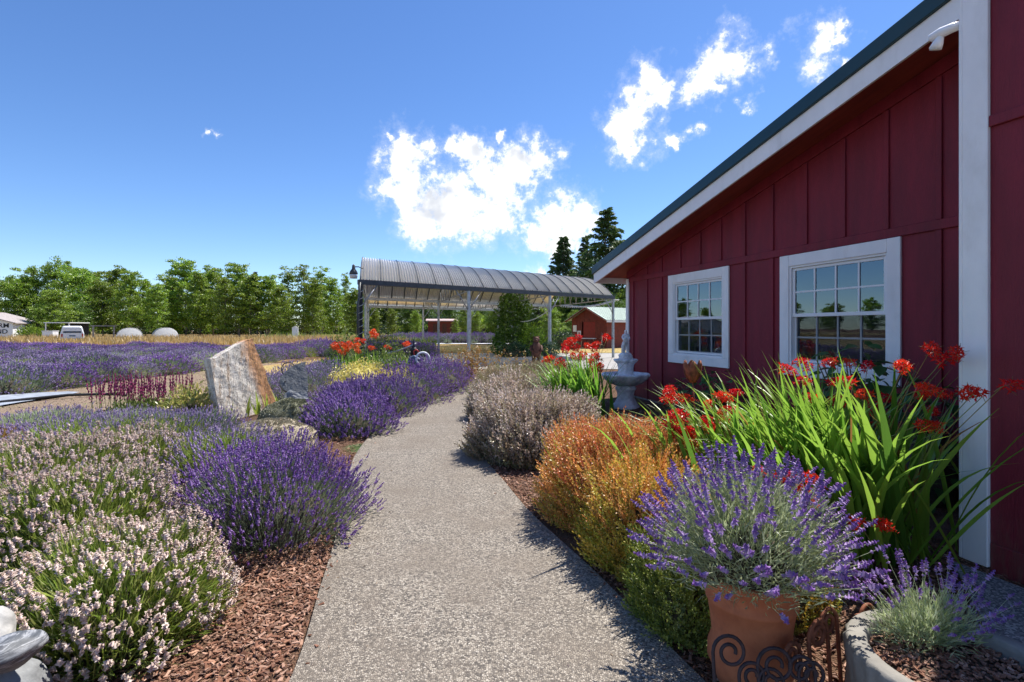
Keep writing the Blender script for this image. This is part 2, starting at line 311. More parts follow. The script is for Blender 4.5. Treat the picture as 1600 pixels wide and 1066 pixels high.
# ------------------------------------------------------------------ geometry helpers
def fan_tri(n): return [(0, i, i+1) for i in range(1, n-1)]
class MB:
    """collects shapes; build() links them as ONE mesh object"""
    def __init__(s): s.v = []; s.f = []; s.n = 0
    def add(s, V, Fs, mat=0, smooth=False):
        V = np.asarray(V, np.float32).reshape(-1, 3); s.v.append(V)
        if isinstance(Fs, np.ndarray): s.f.append((Fs + s.n, mat, smooth))
        else:
            by = {}
            for f in Fs: by.setdefault(len(f), []).append(f)
            for k in by: s.f.append((np.array(by[k], np.int64) + s.n, mat, smooth))
        s.n += len(V); return s
    def mesh(s, name, mats):
        me = bpy.data.meshes.new(name)
        if s.n == 0: return me
        V = np.concatenate(s.v); me.vertices.add(len(V)); me.vertices.foreach_set('co', V.ravel())
        nl = sum(f.size for f, _, _ in s.f); npoly = sum(len(f) for f, _, _ in s.f)
        me.loops.add(nl); me.polygons.add(npoly)
        me.loops.foreach_set('vertex_index', np.concatenate([f.ravel() for f, _, _ in s.f]).astype(np.int32))
        cnt = np.concatenate([np.full(len(f), f.shape[1]) for f, _, _ in s.f])
        me.polygons.foreach_set('loop_start', np.concatenate([[0], np.cumsum(cnt)[:-1]]).astype(np.int32))
        me.polygons.foreach_set('material_index', np.concatenate([np.full(len(f), m) for f, m, _ in s.f]).astype(np.int32))
        me.polygons.foreach_set('use_smooth', np.concatenate([np.full(len(f), sm) for f, _, sm in s.f]).astype(bool))
        for m in mats: me.materials.append(m)
        me.update(calc_edges=True); return me
    def build(s, name, mats, parent=None, loc=None, bevel=0):
        if not isinstance(mats, (list, tuple)): mats = [mats]
        return obj(name, s.mesh(name, mats), parent, loc, bevel)
    # ---- shapes
    def box(s, a, b, mat=0):
        (x0, y0, z0), (x1, y1, z1) = a, b
        return s.add([(x0,y0,z0),(x1,y0,z0),(x1,y1,z0),(x0,y1,z0),(x0,y0,z1),(x1,y0,z1),(x1,y1,z1),(x0,y1,z1)],
                     [(0,3,2,1),(4,5,6,7),(0,1,5,4),(1,2,6,5),(2,3,7,6),(3,0,4,7)], mat)
    def prism(s, poly, vec, mat=0):
        """polygon of 3-D points pushed along vec"""
        P = np.array(poly, float); n = len(P); Q = P + np.array(vec)
        return s.add(np.concatenate([P, Q]), [tuple(range(n))[::-1], tuple(range(n, 2*n))] + [(i, (i+1) % n, (i+1) % n+n, i+n) for i in range(n)], mat)
    def beam(s, p, q, w_, h, up=(0,0,1), mat=0):
        p, q = Vector(p), Vector(q); d = (q-p).normalized(); u = Vector(up)
        if abs(d.dot(u)) > .98: u = Vector((1,0,0))
        x = d.cross(u).normalized()*w_/2; y = x.cross(d).normalized()*h/2
        c = [-x-y, x-y, x+y, -x+y]
        return s.add([tuple(p+k) for k in c]+[tuple(q+k) for k in c], [(3,2,1,0),(4,5,6,7),(0,1,5,4),(1,2,6,5),(2,3,7,6),(3,0,4,7)], mat)
    def tube(s, pts, rad, n=8, mat=0, cap=True, smooth=True, closed=False):
        P = [Vector(p) for p in pts]; m = len(P)
        if not isinstance(rad, (list, tuple, np.ndarray)): rad = [rad]*m
        V = []; ref = None
        for i, p in enumerate(P):
            a = P[(i-1) % m] if (i or closed) else P[0]; b = P[(i+1) % m] if (i < m-1 or closed) else P[-1]
            d = (b-a).normalized()
            if ref is None: ref = Vector((0,0,1)) if abs(d.z) < .9 else Vector((1,0,0))
            x = d.cross(ref).normalized(); y = x.cross(d).normalized(); ref = y
            for k in range(n):
                t = 2*math.pi*k/n; V.append(tuple(p + (x*math.cos(t)+y*math.sin(t))*rad[i]))
        Fs = [(i*n+k, i*n+(k+1) % n, ((i+1) % m)*n+(k+1) % n, ((i+1) % m)*n+k) for i in range(m if closed else m-1) for k in range(n)]
        if cap and not closed: Fs += [tuple(range(n))[::-1], tuple(range((m-1)*n, m*n))]
        return s.add(V, Fs, mat, smooth)
    def lathe(s, prof, n=24, mat=0, c=(0,0,0), smooth=True, mod=None):
        V = []
        for (r, z) in prof:
            for k in range(n):
                t = 2*math.pi*k/n; rr = r*(mod(t, r, z) if mod else 1); V.append((c[0]+rr*math.cos(t), c[1]+rr*math.sin(t), c[2]+z))
        m = len(prof)
        Fs = [(i*n+k, i*n+(k+1) % n, (i+1)*n+(k+1) % n, (i+1)*n+k) for i in range(m-1) for k in range(n)]
        if prof[0][0] > 1e-4: Fs.append(tuple(range(n))[::-1])
        if prof[-1][0] > 1e-4: Fs.append(tuple(range((m-1)*n, m*n)))
        return s.add(V, Fs, mat, smooth)
    def ball(s, c, r, mat=0, n=10, sq=(1,1,1)):
        return s.lathe([(max(1e-5, r*math.sin(math.pi*i/(n//2+1)))*sq[0], -r*math.cos(math.pi*i/(n//2+1))*sq[2]) for i in range(n//2+2)], n, mat, c)
    def scatter(s, bV, bF, pos, dirs, scale, mat=0, roll=None, rng=None):
        """copies of a small shape (z along dir) as plain geometry"""
        pos = np.asarray(pos, float); N = len(pos)
        if N == 0: return s
        d = np.asarray(dirs, float); d = d/np.maximum(1e-9, np.linalg.norm(d, axis=1, keepdims=True))
        ref = np.where(np.abs(d[:, 2:3]) < .95, np.array([[0,0,1.]]), np.array([[1.,0,0]]))
        x = np.cross(ref, d); x /= np.linalg.norm(x, axis=1, keepdims=True); y = np.cross(d, x)
        a = (RNG.uniform(0, 2*math.pi, N) if roll is None else np.broadcast_to(np.asarray(roll, float), (N,)))[:, None]
        X = x*np.cos(a)+y*np.sin(a); Y = -x*np.sin(a)+y*np.cos(a)
        sc = np.asarray(scale, float)
        if sc.ndim == 0: sc = np.full((N, 3), float(sc))
        elif sc.ndim == 1: sc = np.repeat(sc[:, None], 3, 1)
        bV = np.asarray(bV, float); nb = len(bV)
        V = pos[:, None, :] + bV[None, :, 0:1]*(X*sc[:, 0:1])[:, None, :] + bV[None, :, 1:2]*(Y*sc[:, 1:2])[:, None, :] + bV[None, :, 2:3]*(d*sc[:, 2:3])[:, None, :]
        off = (np.arange(N)*nb)[:, None, None]
        by = {}
        for f in bF: by.setdefault(len(f), []).append(f)
        s.v.append(V.reshape(-1, 3).astype(np.float32))
        for k in by: s.f.append(((np.array(by[k])[None] + off).reshape(-1, k) + s.n, mat, False))
        s.n += N*nb; return s

def obj(name, me, parent=None, loc=None, bevel=0):
    o = bpy.data.objects.new(name, me); COL.objects.link(o)
    if parent is not None: o.parent = parent
    if loc is not None: o.location = loc
    if bevel:
        b = o.modifiers.new('bevel', 'BEVEL'); b.width = bevel; b.segments = 1; b.limit_method = 'ANGLE'
    return o
def tag(o, label=None, cat=None, group=None, kind=None):
    if label: o['label'] = label
    if cat: o['category'] = cat
    if group: o['group'] = group
    if kind: o['kind'] = kind
    return o
def nth(n):
    ones = ['','first','second','third','fourth','fifth','sixth','seventh','eighth','ninth','tenth','eleventh','twelfth','thirteenth','fourteenth','fifteenth','sixteenth','seventeenth','eighteenth','nineteenth','twentieth']
    return ones[n] if n <= 20 else ('twenty-' if n < 30 else 'thirty-')+ones[n % 10] if n % 10 else 'thirtieth'
def thing(name, label, cat, loc=(0,0,0), rz=0, group=None):
    o = bpy.data.objects.new(name, None); COL.objects.link(o); o.empty_display_size = .2
    o.location = loc; o.rotation_euler = (0, 0, rz); return tag(o, label, cat, group)
def stuffpart(o): o['kind'] = 'stuff'; return o
def copy_tree(o, parent=None):
    c = o.copy(); COL.objects.link(c); c.parent = parent
    for ch in list(o.children): copy_tree(ch, c)
    return c
def unit(v): v = np.asarray(v, float); return v/np.maximum(1e-9, np.linalg.norm(v, axis=-1, keepdims=True))

# ------------------------------------------------------------------ ground heights
def sstep(a, b, x): t = np.clip((np.asarray(x, float)-a)/(b-a), 0, 1); return t*t*(3-2*t)
def gz(x, y):
    x = np.asarray(x, float); y = np.asarray(y, float)
    z = .008*np.clip(y-15, 0, 135)
    v = ((6.36-x)-.294*y)*.9595
    z = z + .04*sstep(1.9, .7, v)*sstep(3.6, 5.6, y)*sstep(14.9, 12, y)
    z = z + .30*np.exp(-(((x+3.75)/.85)**2+((y-8.9)/.8)**2)) + .10*np.exp(-(((x+3.6)/2.2)**2+((y-5.5)/2.2)**2))*sstep(-1.6, -2.4, x)
    return z
def G(x, y): return float(gz(x, y))
def at(px, py, Y): return Vector(((px-800)/F*Y, Y, EYE+(HZ-py)/F*Y))   # a photo pixel at depth Y -> a point

def grid_sheet(xs, ys, dz=0.0, noise_amp=0.0):
    X, Y = np.meshgrid(xs, ys); Z = gz(X, Y)+dz
    if noise_amp: Z = Z + noise_amp*RNG.standard_normal(Z.shape)
    nx, ny = len(xs), len(ys)
    V = np.stack([X, Y, Z], -1).reshape(-1, 3)
    i = (np.arange(ny-1)[:, None]*nx+np.arange(nx-1)[None]).ravel()
    return V, np.stack([i, i+1, i+nx+1, i+nx], 1)
def poly_sheet(name, left, right, mat, dz, kind='structure', thick=0):
    """a strip between two edge lines given at the same Y values, draped on the ground"""
    m = MB(); nx = 7; V = []
    for l, r in zip(left, right):
        for k in range(nx):
            p = Vector(l).lerp(Vector(r), k/(nx-1)); V.append((p.x, p.y, G(p.x, p.y)+dz))
    n = len(left)
    Fs = [(i*nx+k, i*nx+k+1, (i+1)*nx+k+1, (i+1)*nx+k) for i in range(n-1) for k in range(nx-1)]
    if thick:
        b = len(V); ring = [k for k in range(nx)] + [i*nx+nx-1 for i in range(1, n)] + [(n-1)*nx+k for k in range(nx-2, -1, -1)] + [i*nx for i in range(n-2, 0, -1)]
        V += [(V[i][0], V[i][1], V[i][2]-thick) for i in ring]; L = len(ring)
        Fs += [(ring[k], b+k, b+(k+1) % L, ring[(k+1) % L]) for k in range(L)]
    m.add(V, Fs); o = m.build(name, mat); o['kind'] = kind; return o
def catmull(P, n=6):
    P = [Vector(p) for p in P]; out = []
    for i in range(len(P)-1):
        a, b, c, d = P[max(0, i-1)], P[i], P[i+1], P[min(len(P)-1, i+2)]
        for k in range(n):
            t = k/n; out.append(.5*((2*b)+(c-a)*t+(2*a-5*b+4*c-d)*t*t+(3*b-a-3*c+d)*t**3))
    return out+[P[-1]]

# ------------------------------------------------------------------ plant builders
def dome_dirs(N, zmin=.02, zpow=1.0):
    z = zmin+(1-zmin)*RNG.random(N)**zpow; t = RNG.uniform(0, 2*math.pi, N); r = np.sqrt(1-z*z)
    return np.stack([r*np.cos(t), r*np.sin(t), z], 1)
RIB = ([(-.5,0,0),(.5,0,0),(.35,0,1),(-.35,0,1)], [(0,1,2,3)])
LEAF = ([(0,0,0),(.5,.08,.45),(0,0,1),(-.5,.08,.45)], [(0,1,2,3)])
def spike_shape(k=5, fine=True, gap=True):
    """a flower head: whorls of small florets on a stalk, z 0..1, radius about 1"""
    V = []; Fs = []; n = 6 if fine else 4
    for j in range(k):
        z = (j+.3)/k; 
        if gap and j == 0: z = -.12
        r = (.75, 1.0, 1.0, .9, .75, .5)[min(5, int(j*6/k))]*random.uniform(.85, 1.15); h = .62/k
        ox, oy = random.uniform(-.2, .2), random.uniform(-.2, .2); b = len(V); ph = random.uniform(0, 6.28)
        for i in range(n):
            t = ph+2*math.pi*i/n; rr = r*(1.0 if i % 2 == 0 else .5)*random.uniform(.85, 1.2); V.append((ox+rr*math.cos(t), oy+rr*math.sin(t), z+random.uniform(-.2, .35)*h))
        V += [(ox*.6, oy*.6, z-h), (ox*.6, oy*.6, z+h*1.1)]
        for i in range(n): Fs += [(b+i, b+(i+1) % n, b+n+1), (b+(i+1) % n, b+i, b+n)]
    return V, Fs
SPIKES = [spike_shape(6) for _ in range(3)]; SPIKES_LO = [spike_shape(3, False, False) for _ in range(2)]
def twig_shape(n=10, wide=1.2):
    """a heather sprig in one piece: a stalk with small scale leaves and bells up its length"""
    V = []; Fs = []
    for i in range(n):
        z = i/n; t = i*2.4+random.uniform(-.4, .4); r = wide*(1.0-.45*i/n)*random.uniform(.7, 1.2)*(.6 if i == 0 else 1); b = len(V); h = .13
        c, s_ = math.cos(t), math.sin(t)
        V += [(0,0,z), (c*r*.55-s_*.36, s_*r*.55+c*.36, z+h*.5), (c*r, s_*r, z+h), (c*r*.55+s_*.36, s_*r*.55-c*.36, z+h*.5)]; Fs.append((b, b+1, b+2, b+3))
        if i < n-1: Fs.append((b, b+4, b+1))
        else: V.append((0,0,1.08)); Fs.append((b, b+4, b+1))
    return V, Fs
TWIGS = [twig_shape() for _ in range(3)]
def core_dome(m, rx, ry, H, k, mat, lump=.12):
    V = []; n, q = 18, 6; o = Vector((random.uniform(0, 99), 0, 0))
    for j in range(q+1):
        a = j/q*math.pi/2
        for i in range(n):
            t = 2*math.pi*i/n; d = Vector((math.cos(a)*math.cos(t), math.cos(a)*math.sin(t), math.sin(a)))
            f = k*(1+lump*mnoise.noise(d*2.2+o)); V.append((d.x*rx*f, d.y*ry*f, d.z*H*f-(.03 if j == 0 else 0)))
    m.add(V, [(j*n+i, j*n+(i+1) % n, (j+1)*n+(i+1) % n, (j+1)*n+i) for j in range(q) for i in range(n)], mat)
def bush_lump(D, seed, amp=.19, freq=2.0, p=2.7):
    o = Vector((seed*3.7, seed*1.3, 5)); rxy = np.hypot(D[:, 0], D[:, 1]); sq = (rxy**p+np.abs(D[:, 2])**p)**(-1/p)   # fuller than a half ball
    return sq* np.array([1+amp*mnoise.noise(Vector(d)*freq+o) for d in D])
def lavender_meshes(rx, ry, H, n_spk, n_leaf, seed, hl=.055, hr=.012, sl=.22, fine=True, stem_w=.0035, leaf=(.07,.008), up=.75, zmin=.03, droop=0, head_lo=.78, zpow=.8):
    """(foliage MB, blossom MB) of a mound of lavender"""
    random.seed(seed); fo, fl = MB(), MB()
    core_dome(fo, rx, ry, H, .62, 1)
    D = dome_dirs(n_leaf, .0, .9); rr = RNG.uniform(.55, .88, n_leaf)*bush_lump(D, seed)
    P = D*np.array([rx, ry, H])*rr[:, None]; dirs = unit(D*np.array([1, 1, .8]))+np.array([0, 0, .5])+RNG.normal(0, .35, (n_leaf, 3))
    L = leaf[0]*RNG.uniform(.6, 1.3, n_leaf); fo.scatter(*LEAF, P, dirs, np.stack([leaf[1]*RNG.uniform(.8, 1.4, n_leaf), L*.5, L], 1), 0)
    D = dome_dirs(n_spk, zmin, zpow); T = D*np.array([rx, ry, H])*(RNG.uniform(head_lo, 1.06, n_spk)*bush_lump(D, seed))[:, None]
    T = T*np.where(RNG.random(n_spk) < .07, RNG.uniform(1.02, 1.16, n_spk), 1)[:, None]; T[:, 2] = np.maximum(T[:, 2], .05)
    dirs = unit(unit(D)+np.array([0, 0, up])+RNG.normal(0, .16, (n_spk, 3)))
    if droop: dirs[:, 2] -= droop*(1-D[:, 2])**2*2; dirs = unit(dirs)
    sL = sl*RNG.uniform(.75, 1.2, n_spk); B = T-dirs*sL[:, None]; B[:, 2] = np.maximum(B[:, 2], .01); sd = T-B; sn = np.linalg.norm(sd, axis=1)
    fo.scatter(*RIB, B, sd, np.stack([np.full(n_spk, stem_w), np.ones(n_spk), sn], 1), 0)
    shapes = SPIKES if fine else SPIKES_LO; which = RNG.integers(0, len(shapes), n_spk)
    for k, (sv, sf) in enumerate(shapes):
        q = which == k; hL = hl*RNG.uniform(.7, 1.3, q.sum()); hw = hr*RNG.uniform(.8, 1.25, q.sum())
        fl.scatter(sv, sf, T[q], dirs[q]+RNG.normal(0, .12, (q.sum(), 3)), np.stack([hw, hw, hL], 1), 0)
    return fo, fl
def place_bush(fo_me, fl_me, name, label, cat, x, y, rz=0, s=1, group=None, dz=-.02):
    t = thing(name, label, cat, (x, y, G(x, y)+dz), rz, group); t.scale = (s, s, s) if not isinstance(s, tuple) else s
    a = obj('foliage', fo_me, t); b = obj('blossom', fl_me, t); stuffpart(a); stuffpart(b); return t
def lavender(label, x, y, rx, ry, H, n_spk, n_leaf, seed, heads=LAV_HEAD, leaves=LAV_GREY, name='lavender_bush', cat='lavender', group=None, rz=0, **kw):
    fo, fl = lavender_meshes(rx, ry, H, n_spk, n_leaf, seed, **kw)
    return place_bush(fo.mesh('foliage', [leaves, WOODY_SHADE]), fl.mesh('blossom', [heads]), name, label, cat, x, y, rz, group=group)
def heather(label, x, y, rx, ry, H, n, seed, top, low=None, low_h=.35, tw=(.20,.020), rz=0, group=None, lean=(0,0), sq=2.7):
    random.seed(seed); t = thing('heather_bush', label, 'heather', (x, y, G(x, y)-.02), rz, group)
    fo, fl = MB(), MB(); core_dome(fo, rx, ry, H, .72, 1, .2)
    D = dome_dirs(n, .0, .85); lump = bush_lump(D, seed, .16, 3.0, sq); P = D*np.array([rx, ry, H])*(RNG.uniform(.74, 1.0, n)*lump)[:, None]
    d = unit(D*np.array([1, 1, .7]))+np.array([lean[0], lean[1], .9])+RNG.normal(0, .25, (n, 3))
    P = P-unit(d)*tw[0]*.6; P[:, 2] = np.maximum(P[:, 2], .01)
    zz = D[:, 2]+RNG.normal(0, .12, n); is_low = zz < (low_h if low else -1)
    wh = RNG.integers(0, 3, n)
    for k, (sv, sf) in enumerate(TWIGS):
        for q, mb in (((wh == k) & is_low, fo), ((wh == k) & ~is_low, fl)):
            c = int(q.sum()); L = tw[0]*RNG.uniform(.65, 1.3, c); w_ = tw[1]*RNG.uniform(.8, 1.3, c); mb.scatter(sv, sf, P[q], d[q], np.stack([w_, w_, L], 1), 0)
    stuffpart(fo.build('foliage', [low or top, WOODY_SHADE], t)); stuffpart(fl.build('blossom', [top], t)); return t
def leafy(name, label, cat, x, y, rx, ry, H, n, seed, mat, leaf=(.05,.03), group=None, core=.6, base=0, inner=.6, solid=False):
    """a shrub of many small loose leaves"""
    random.seed(seed); t = thing(name, label, cat, (x, y, G(x, y)-.02), 0, group); m = MB()
    core_dome(m, rx, ry, H, core, 0 if solid else 1, .25)
    D = dome_dirs(n, .0, 1.0); lump = bush_lump(D, seed, .28, 2.6); P = D*np.array([rx, ry, H])*(RNG.uniform(inner, 1.03, n)*lump)[:, None]; P[:, 2] += base
    L = leaf[0]*RNG.uniform(.6, 1.3, n); m.scatter(*LEAF, P, D+RNG.normal(0, .7, (n, 3))+np.array([0, 0, .4]), np.stack([leaf[1]*L/leaf[0], L, L], 1), 0)
    stuffpart(m.build('foliage', [mat, WOODY_SHADE], t)); s_ = MB()
    for k in range(5):
        a = random.uniform(0, 6.28); s_.tube([(0,0,-.03), (.25*rx*math.cos(a), .25*ry*math.sin(a), H*.35), (.6*rx*math.cos(a), .6*ry*math.sin(a), H*.7)], [.018, .012, .005], 5)
    s_.build('stem', [TWIG], t); return t
def blade(base, az, el, length, width, bend, segs=9, twist=0.0):
    """sword leaf: folded strip that arches over under its weight"""
    p = Vector(base); V = []; e = el
    for i in range(segs+1):
        t = i/segs; d = Vector((math.cos(az)*math.cos(e), math.sin(az)*math.cos(e), math.sin(e)))
        a = az+math.pi/2+twist*t; side = Vector((math.cos(a), math.sin(a), 0)); nrm = d.cross(side)
        w_ = width*.5*min(1, .45+t*2.2)*min(1, (1-t)*2.6+.02)
        V += [tuple(p-side*w_+nrm*w_*.25), tuple(p), tuple(p+side*w_+nrm*w_*.25)]
        p = p+d*length/segs; e -= bend*(t**1.3)*2.2/segs
    Fs = []
    for i in range(segs):
        for k in (0, 1): Fs.append((i*3+k, i*3+k+1, i*3+k+4, i*3+k+3))
    return V, Fs
def crocosmia_head(seed, n=12, scale=1.0):
    """one flower head: open trumpet florets with six petals crowded round an arching stalk"""
    random.seed(seed); m = MB(); L0 = .13; cur = lambda t: Vector((L0*t*scale, 0, (.05*t-.06*t*t)*scale))
    m.tube([cur(t) for t in np.linspace(-.4, 1, 8)], .0025*scale, 4, 1)
    for i in range(n):
        t = i/n; p = cur(t); a0 = i*2.4+random.uniform(-.4, .4); k = (1-.40*t)*scale*random.uniform(.85, 1.15)
        d = Vector((.35, math.cos(a0)*.9, math.sin(a0)*.9+.25)).normalized(); L = .034*k
        m.tube([p, p+d*L], [.003*k, .007*k], 5, 0, smooth=False)
        x = d.cross(Vector((.2,.1,1))).normalized(); y = x.cross(d); q = p+d*L
        for j in range(6):
            a = j*math.pi/3+random.uniform(-.25, .25); o = x*math.cos(a)+y*math.sin(a); s_ = x*-math.sin(a)+y*math.cos(a); b = q+o*.005*k
            tip = b+(d*.55+o*.95)*.034*k*random.uniform(.75, 1.2); mid = b+(d*.75+o*.5)*.018*k
            m.add([b, mid-s_*.0075*k, tip, mid+s_*.0075*k], [(0,1,2,3)], 0)
        if i % 2 == 0: m.tube([q, q+d*.05*k], .0016*k, 3, 1)
    for i in range(4): p = cur(1+.1*i); m.tube([p, p+Vector((.012,random.uniform(-.006,.006),.010))*scale], [.0035*scale,.001], 4, 0)
    return m

# ------------------------------------------------------------------ trees
def broad_meshes(seed, h, cw, trunk_to=.2, nb=42, nl=5200, leaf=.22, up=.45, tr=.11, layered=.5, top_taper=.55, cl_r=.09):
    random.seed(seed); tk, cr = MB(), MB()
    off = Vector((seed*1.7, 0, 0)); axis = lambda t: Vector((h*.05*mnoise.noise(off+Vector((t*2.2, 1, 0))), h*.05*mnoise.noise(off+Vector((t*2.2, 9, 0))), h*t))
    tk.tube([axis(i/9*.97) for i in range(10)], [tr*(1-.9*i/9)+.012 for i in range(10)], 7)
    per = max(1, nl//nb); P, D, W = [], [], []
    for b in range(nb):
        t = trunk_to+(.98-trunk_to)*(b+random.random())/nb; u = (t-trunk_to)/(1-trunk_to)
        prof = (min(1, .45+u*2.4))*(1-u**2.2*top_taper)*(1-.25*u)
        L = cw*prof*random.uniform(.6, 1.1); az = b*2.4+random.uniform(-.5, .5); e = up*random.uniform(.2, 1.5)*(1+.6*u)
        p0 = axis(t); d = Vector((math.cos(az)*math.cos(e), math.sin(az)*math.cos(e), math.sin(e))); p1 = p0+d*L*.55; p2 = p0+d*L+Vector((0, 0, -.06*L))
        tk.tube([p0, p1, p2], [tr*.32*(1-.6*u)+.008, tr*.18*(1-.5*u)+.006, .006], 4)
        for k in range(3):                          # three clumps of leaves along each limb
            s_ = (.45, .75, 1.0)[k]; c = p0.lerp(p2, s_) + Vector((random.gauss(0, .04), random.gauss(0, .04), random.gauss(0, .03)))*h
            r = h*cl_r*random.uniform(.6, 1.15)*(1-.35*u); n = int(per/3*random.uniform(.5, 1.5))
            q = RNG.normal(0, 1, (n, 3))*np.array([.55, .55, .55*layered])*r; P.append(q+np.array(c)); D.append(RNG.normal(0, 1, (n, 3))+np.array([0, 0, .25])); W.append(RNG.uniform(.55, 1.25, n)*leaf)
    P, D, W = map(np.concatenate, (P, D, W)); P[:, 2] = np.maximum(P[:, 2], .1)
    cr.scatter(*LEAF, P, D, np.stack([W*.62, W, W], 1), 0)
    return tk, cr
def conifer_meshes(seed, h, r, nb=110, per=34, droop=.5, leaf=(.42,.09), base=.06, sparse=.0, taper=1.0):
    random.seed(seed); tk, cr = MB(), MB(); tk.tube([(0,0,0),(0,0,h*.5),(.05*r,0,h)], [h*.016, h*.009, .01], 7)
    P, D, W = [], [], []
    for b in range(nb):
        t = base+(1-base)*(b/nb)**.85; 
        if random.random() < sparse: continue
        L = r*((1-t)**taper)*random.uniform(.6, 1.15)+.05*r; az = b*2.4+random.uniform(-.6, .6); e0 = .35+.5*t
        pts = []; p = Vector((0,0,h*t)); e = e0
        for i in range(5):
            pts.append(p.copy()); p = p+Vector((math.cos(az)*math.cos(e), math.sin(az)*math.cos(e), math.sin(e)))*L/4; e -= droop*random.uniform(.3, .7)
        tk.tube(pts, [.02+.012*L*(1-i/4) for i in range(5)], 4)
        n = int(per*(.4+L/r)); s_ = RNG.random(n)**.7*3.99; i = s_.astype(int); fr = (s_-i)[:, None]; A = np.array([tuple(q) for q in pts])
        Q = A[i]*(1-fr)+A[i+1]*fr; side = np.array([-math.sin(az), math.cos(az), 0]); wdt = RNG.normal(0, .13, n)*L*(1.1-s_/5)
        Q = Q+side*wdt[:, None]+np.array([0, 0, -1])*(np.abs(wdt)*.5)[:, None]+RNG.normal(0, .03*L, (n, 3)); P.append(Q)
        fw = np.array([math.cos(az), math.sin(az), -.35]); D.append(fw+np.sign(wdt)[:, None]*side*.8+np.array([0, 0, -.5])*RNG.random((n, 1))+RNG.normal(0, .3, (n, 3))); W.append(RNG.uniform(.6, 1.3, n))
    P, D, W = map(np.concatenate, (P, D, W)); cr.scatter(*LEAF, P, D, np.stack([W*leaf[1]*2, W*leaf[0], W*leaf[0]], 1), 0)
    return tk, cr
def place_tree(pair, name, label, cat, x, y, s=1, rz=None, group=None, mats=None, sz=1):
    t = thing(name, label, cat, (x, y, G(x, y)-.05), random.uniform(0, 6.28) if rz is None else rz, group); t.scale = (s, s, s*sz)
    obj('trunk', pair[0], t); stuffpart(obj('crown', pair[1], t)); return t

def noise_solid(outline, depth, axis_y=True, cuts=3, amp=.02, freq=4, seed=0):
    """outline in x-z pushed along y into a slab, broken up with noise -> bmesh"""
    bm = bmesh.new(); a = [bm.verts.new((x, 0, z)) for x, z in outline]; f = bm.faces.new(a)
    r = bmesh.ops.extrude_face_region(bm, geom=[f]); bmesh.ops.translate(bm, verts=[v for v in r['geom'] if isinstance(v, bmesh.types.BMVert)], vec=(0, depth, 0))
    bmesh.ops.triangulate(bm, faces=bm.faces[:]); bmesh.ops.recalc_face_normals(bm, faces=bm.faces[:])
    for c in range(cuts): bmesh.ops.subdivide_edges(bm, edges=[e for e in bm.edges if e.calc_length() > .05*(1 if c < 2 else 1)], cuts=1, use_grid_fill=True)
    bmesh.ops.triangulate(bm, faces=bm.faces[:]); bm.normal_update(); o = Vector((seed, seed*2, 0))
    for v in bm.verts: v.co += v.normal*amp*(mnoise.noise(v.co*freq+o)+.5*mnoise.noise(v.co*freq*2.7+o))
    return bm
def bm_obj(bm, name, mats, parent=None, loc=None, smooth=False):
    me = bpy.data.meshes.new(name); bm.to_mesh(me); bm.free()
    for m in (mats if isinstance(mats, (list, tuple)) else [mats]): me.materials.append(m)
    if smooth: me.polygons.foreach_set('use_smooth', [True]*len(me.polygons))
    return obj(name, me, parent, loc)
def boulder(name, label, cat, x, y, z, r, seed, mat, amp=.25, group=None, rot=(0,0,0)):
    bm = bmesh.new(); bmesh.ops.create_icosphere(bm, subdivisions=4, radius=1); o = Vector((seed*5.1, seed, 0))
    for v in bm.verts:
        k = 1+amp*mnoise.noise(v.co*1.1+o)+amp*.3*mnoise.noise(v.co*3.1+o); v.co = Vector((v.co.x*r[0], v.co.y*r[1], v.co.z*r[2]))*k
    ob = bm_obj(bm, name, mat, None, (x, y, z), True); ob.rotation_euler = rot; return tag(ob, label, cat, group)
def text_mesh(s_, size, mat, name, parent, mtx, depth=.01):
    cu = bpy.data.curves.new('lettering', 'FONT'); cu.body = s_; cu.size = size; cu.extrude = depth; cu.offset = .012*size; cu.resolution_u = 3
    tmp = bpy.data.objects.new('lettering', cu); COL.objects.link(tmp); dg = bpy.context.evaluated_depsgraph_get()
    me = bpy.data.meshes.new_from_object(tmp.evaluated_get(dg)); bpy.data.objects.remove(tmp); me.materials.clear(); me.materials.append(mat)
    o = obj(name, me, parent); o.matrix_local = mtx; return o
# ------------------------------------------------------------------ the setting: ground, path, lawn
xs = np.concatenate([[-420,-250,-150,-100,-70,-50,-35,-25,-18,-13], np.arange(-10, 6.01, .2), [7,9,12,16,22,30,45,70,100,160,260,420]])
ys = np.concatenate([[-60,-30,-15,-8,-4,-2], np.arange(-1, 15.01, .2), [17,20,25,30,40,50,60,70,80,95,110,150,200,300,450,700]])
V, Fq = grid_sheet(xs, ys); m = MB(); m.add(V, Fq); o = m.build('ground', [SOIL]); o['kind'] = 'structure'
PL = [(-1.3,-3),(-1.15,-1),(-1.0,.5),(-.98,1.6),(-1.03,2.4),(-1.2,3.2),(-1.38,4.0),(-1.70,5.2),(-2.0,6.6),(-2.15,8.4),(-1.98,10.2),(-1.62,12.4),(-1.1,15),(-.4,18),(.6,21.5)]
PR = [(2.6,-3),(2.1,-1),(1.6,.5),(1.15,1.6),(.84,2.5),(.56,3.4),(.17,4.5),(-.1,5.5),(-.48,6.9),(-.74,8.4),(-.72,10.2),(-.35,12.4),(.3,15),(1.1,18),(2.2,21.5)]
poly_sheet('path', [(*p, 0)[:3] for p in [tuple(q) for q in catmull([(a, b, 0) for a, b in PL], 8)]], [tuple(q) for q in catmull([(a, b, 0) for a, b in PR], 8)], PATH, .028, thick=.12)
def lines(*pts): return [tuple(q) for q in catmull([(a, b, 0) for a, b in pts], 6)]
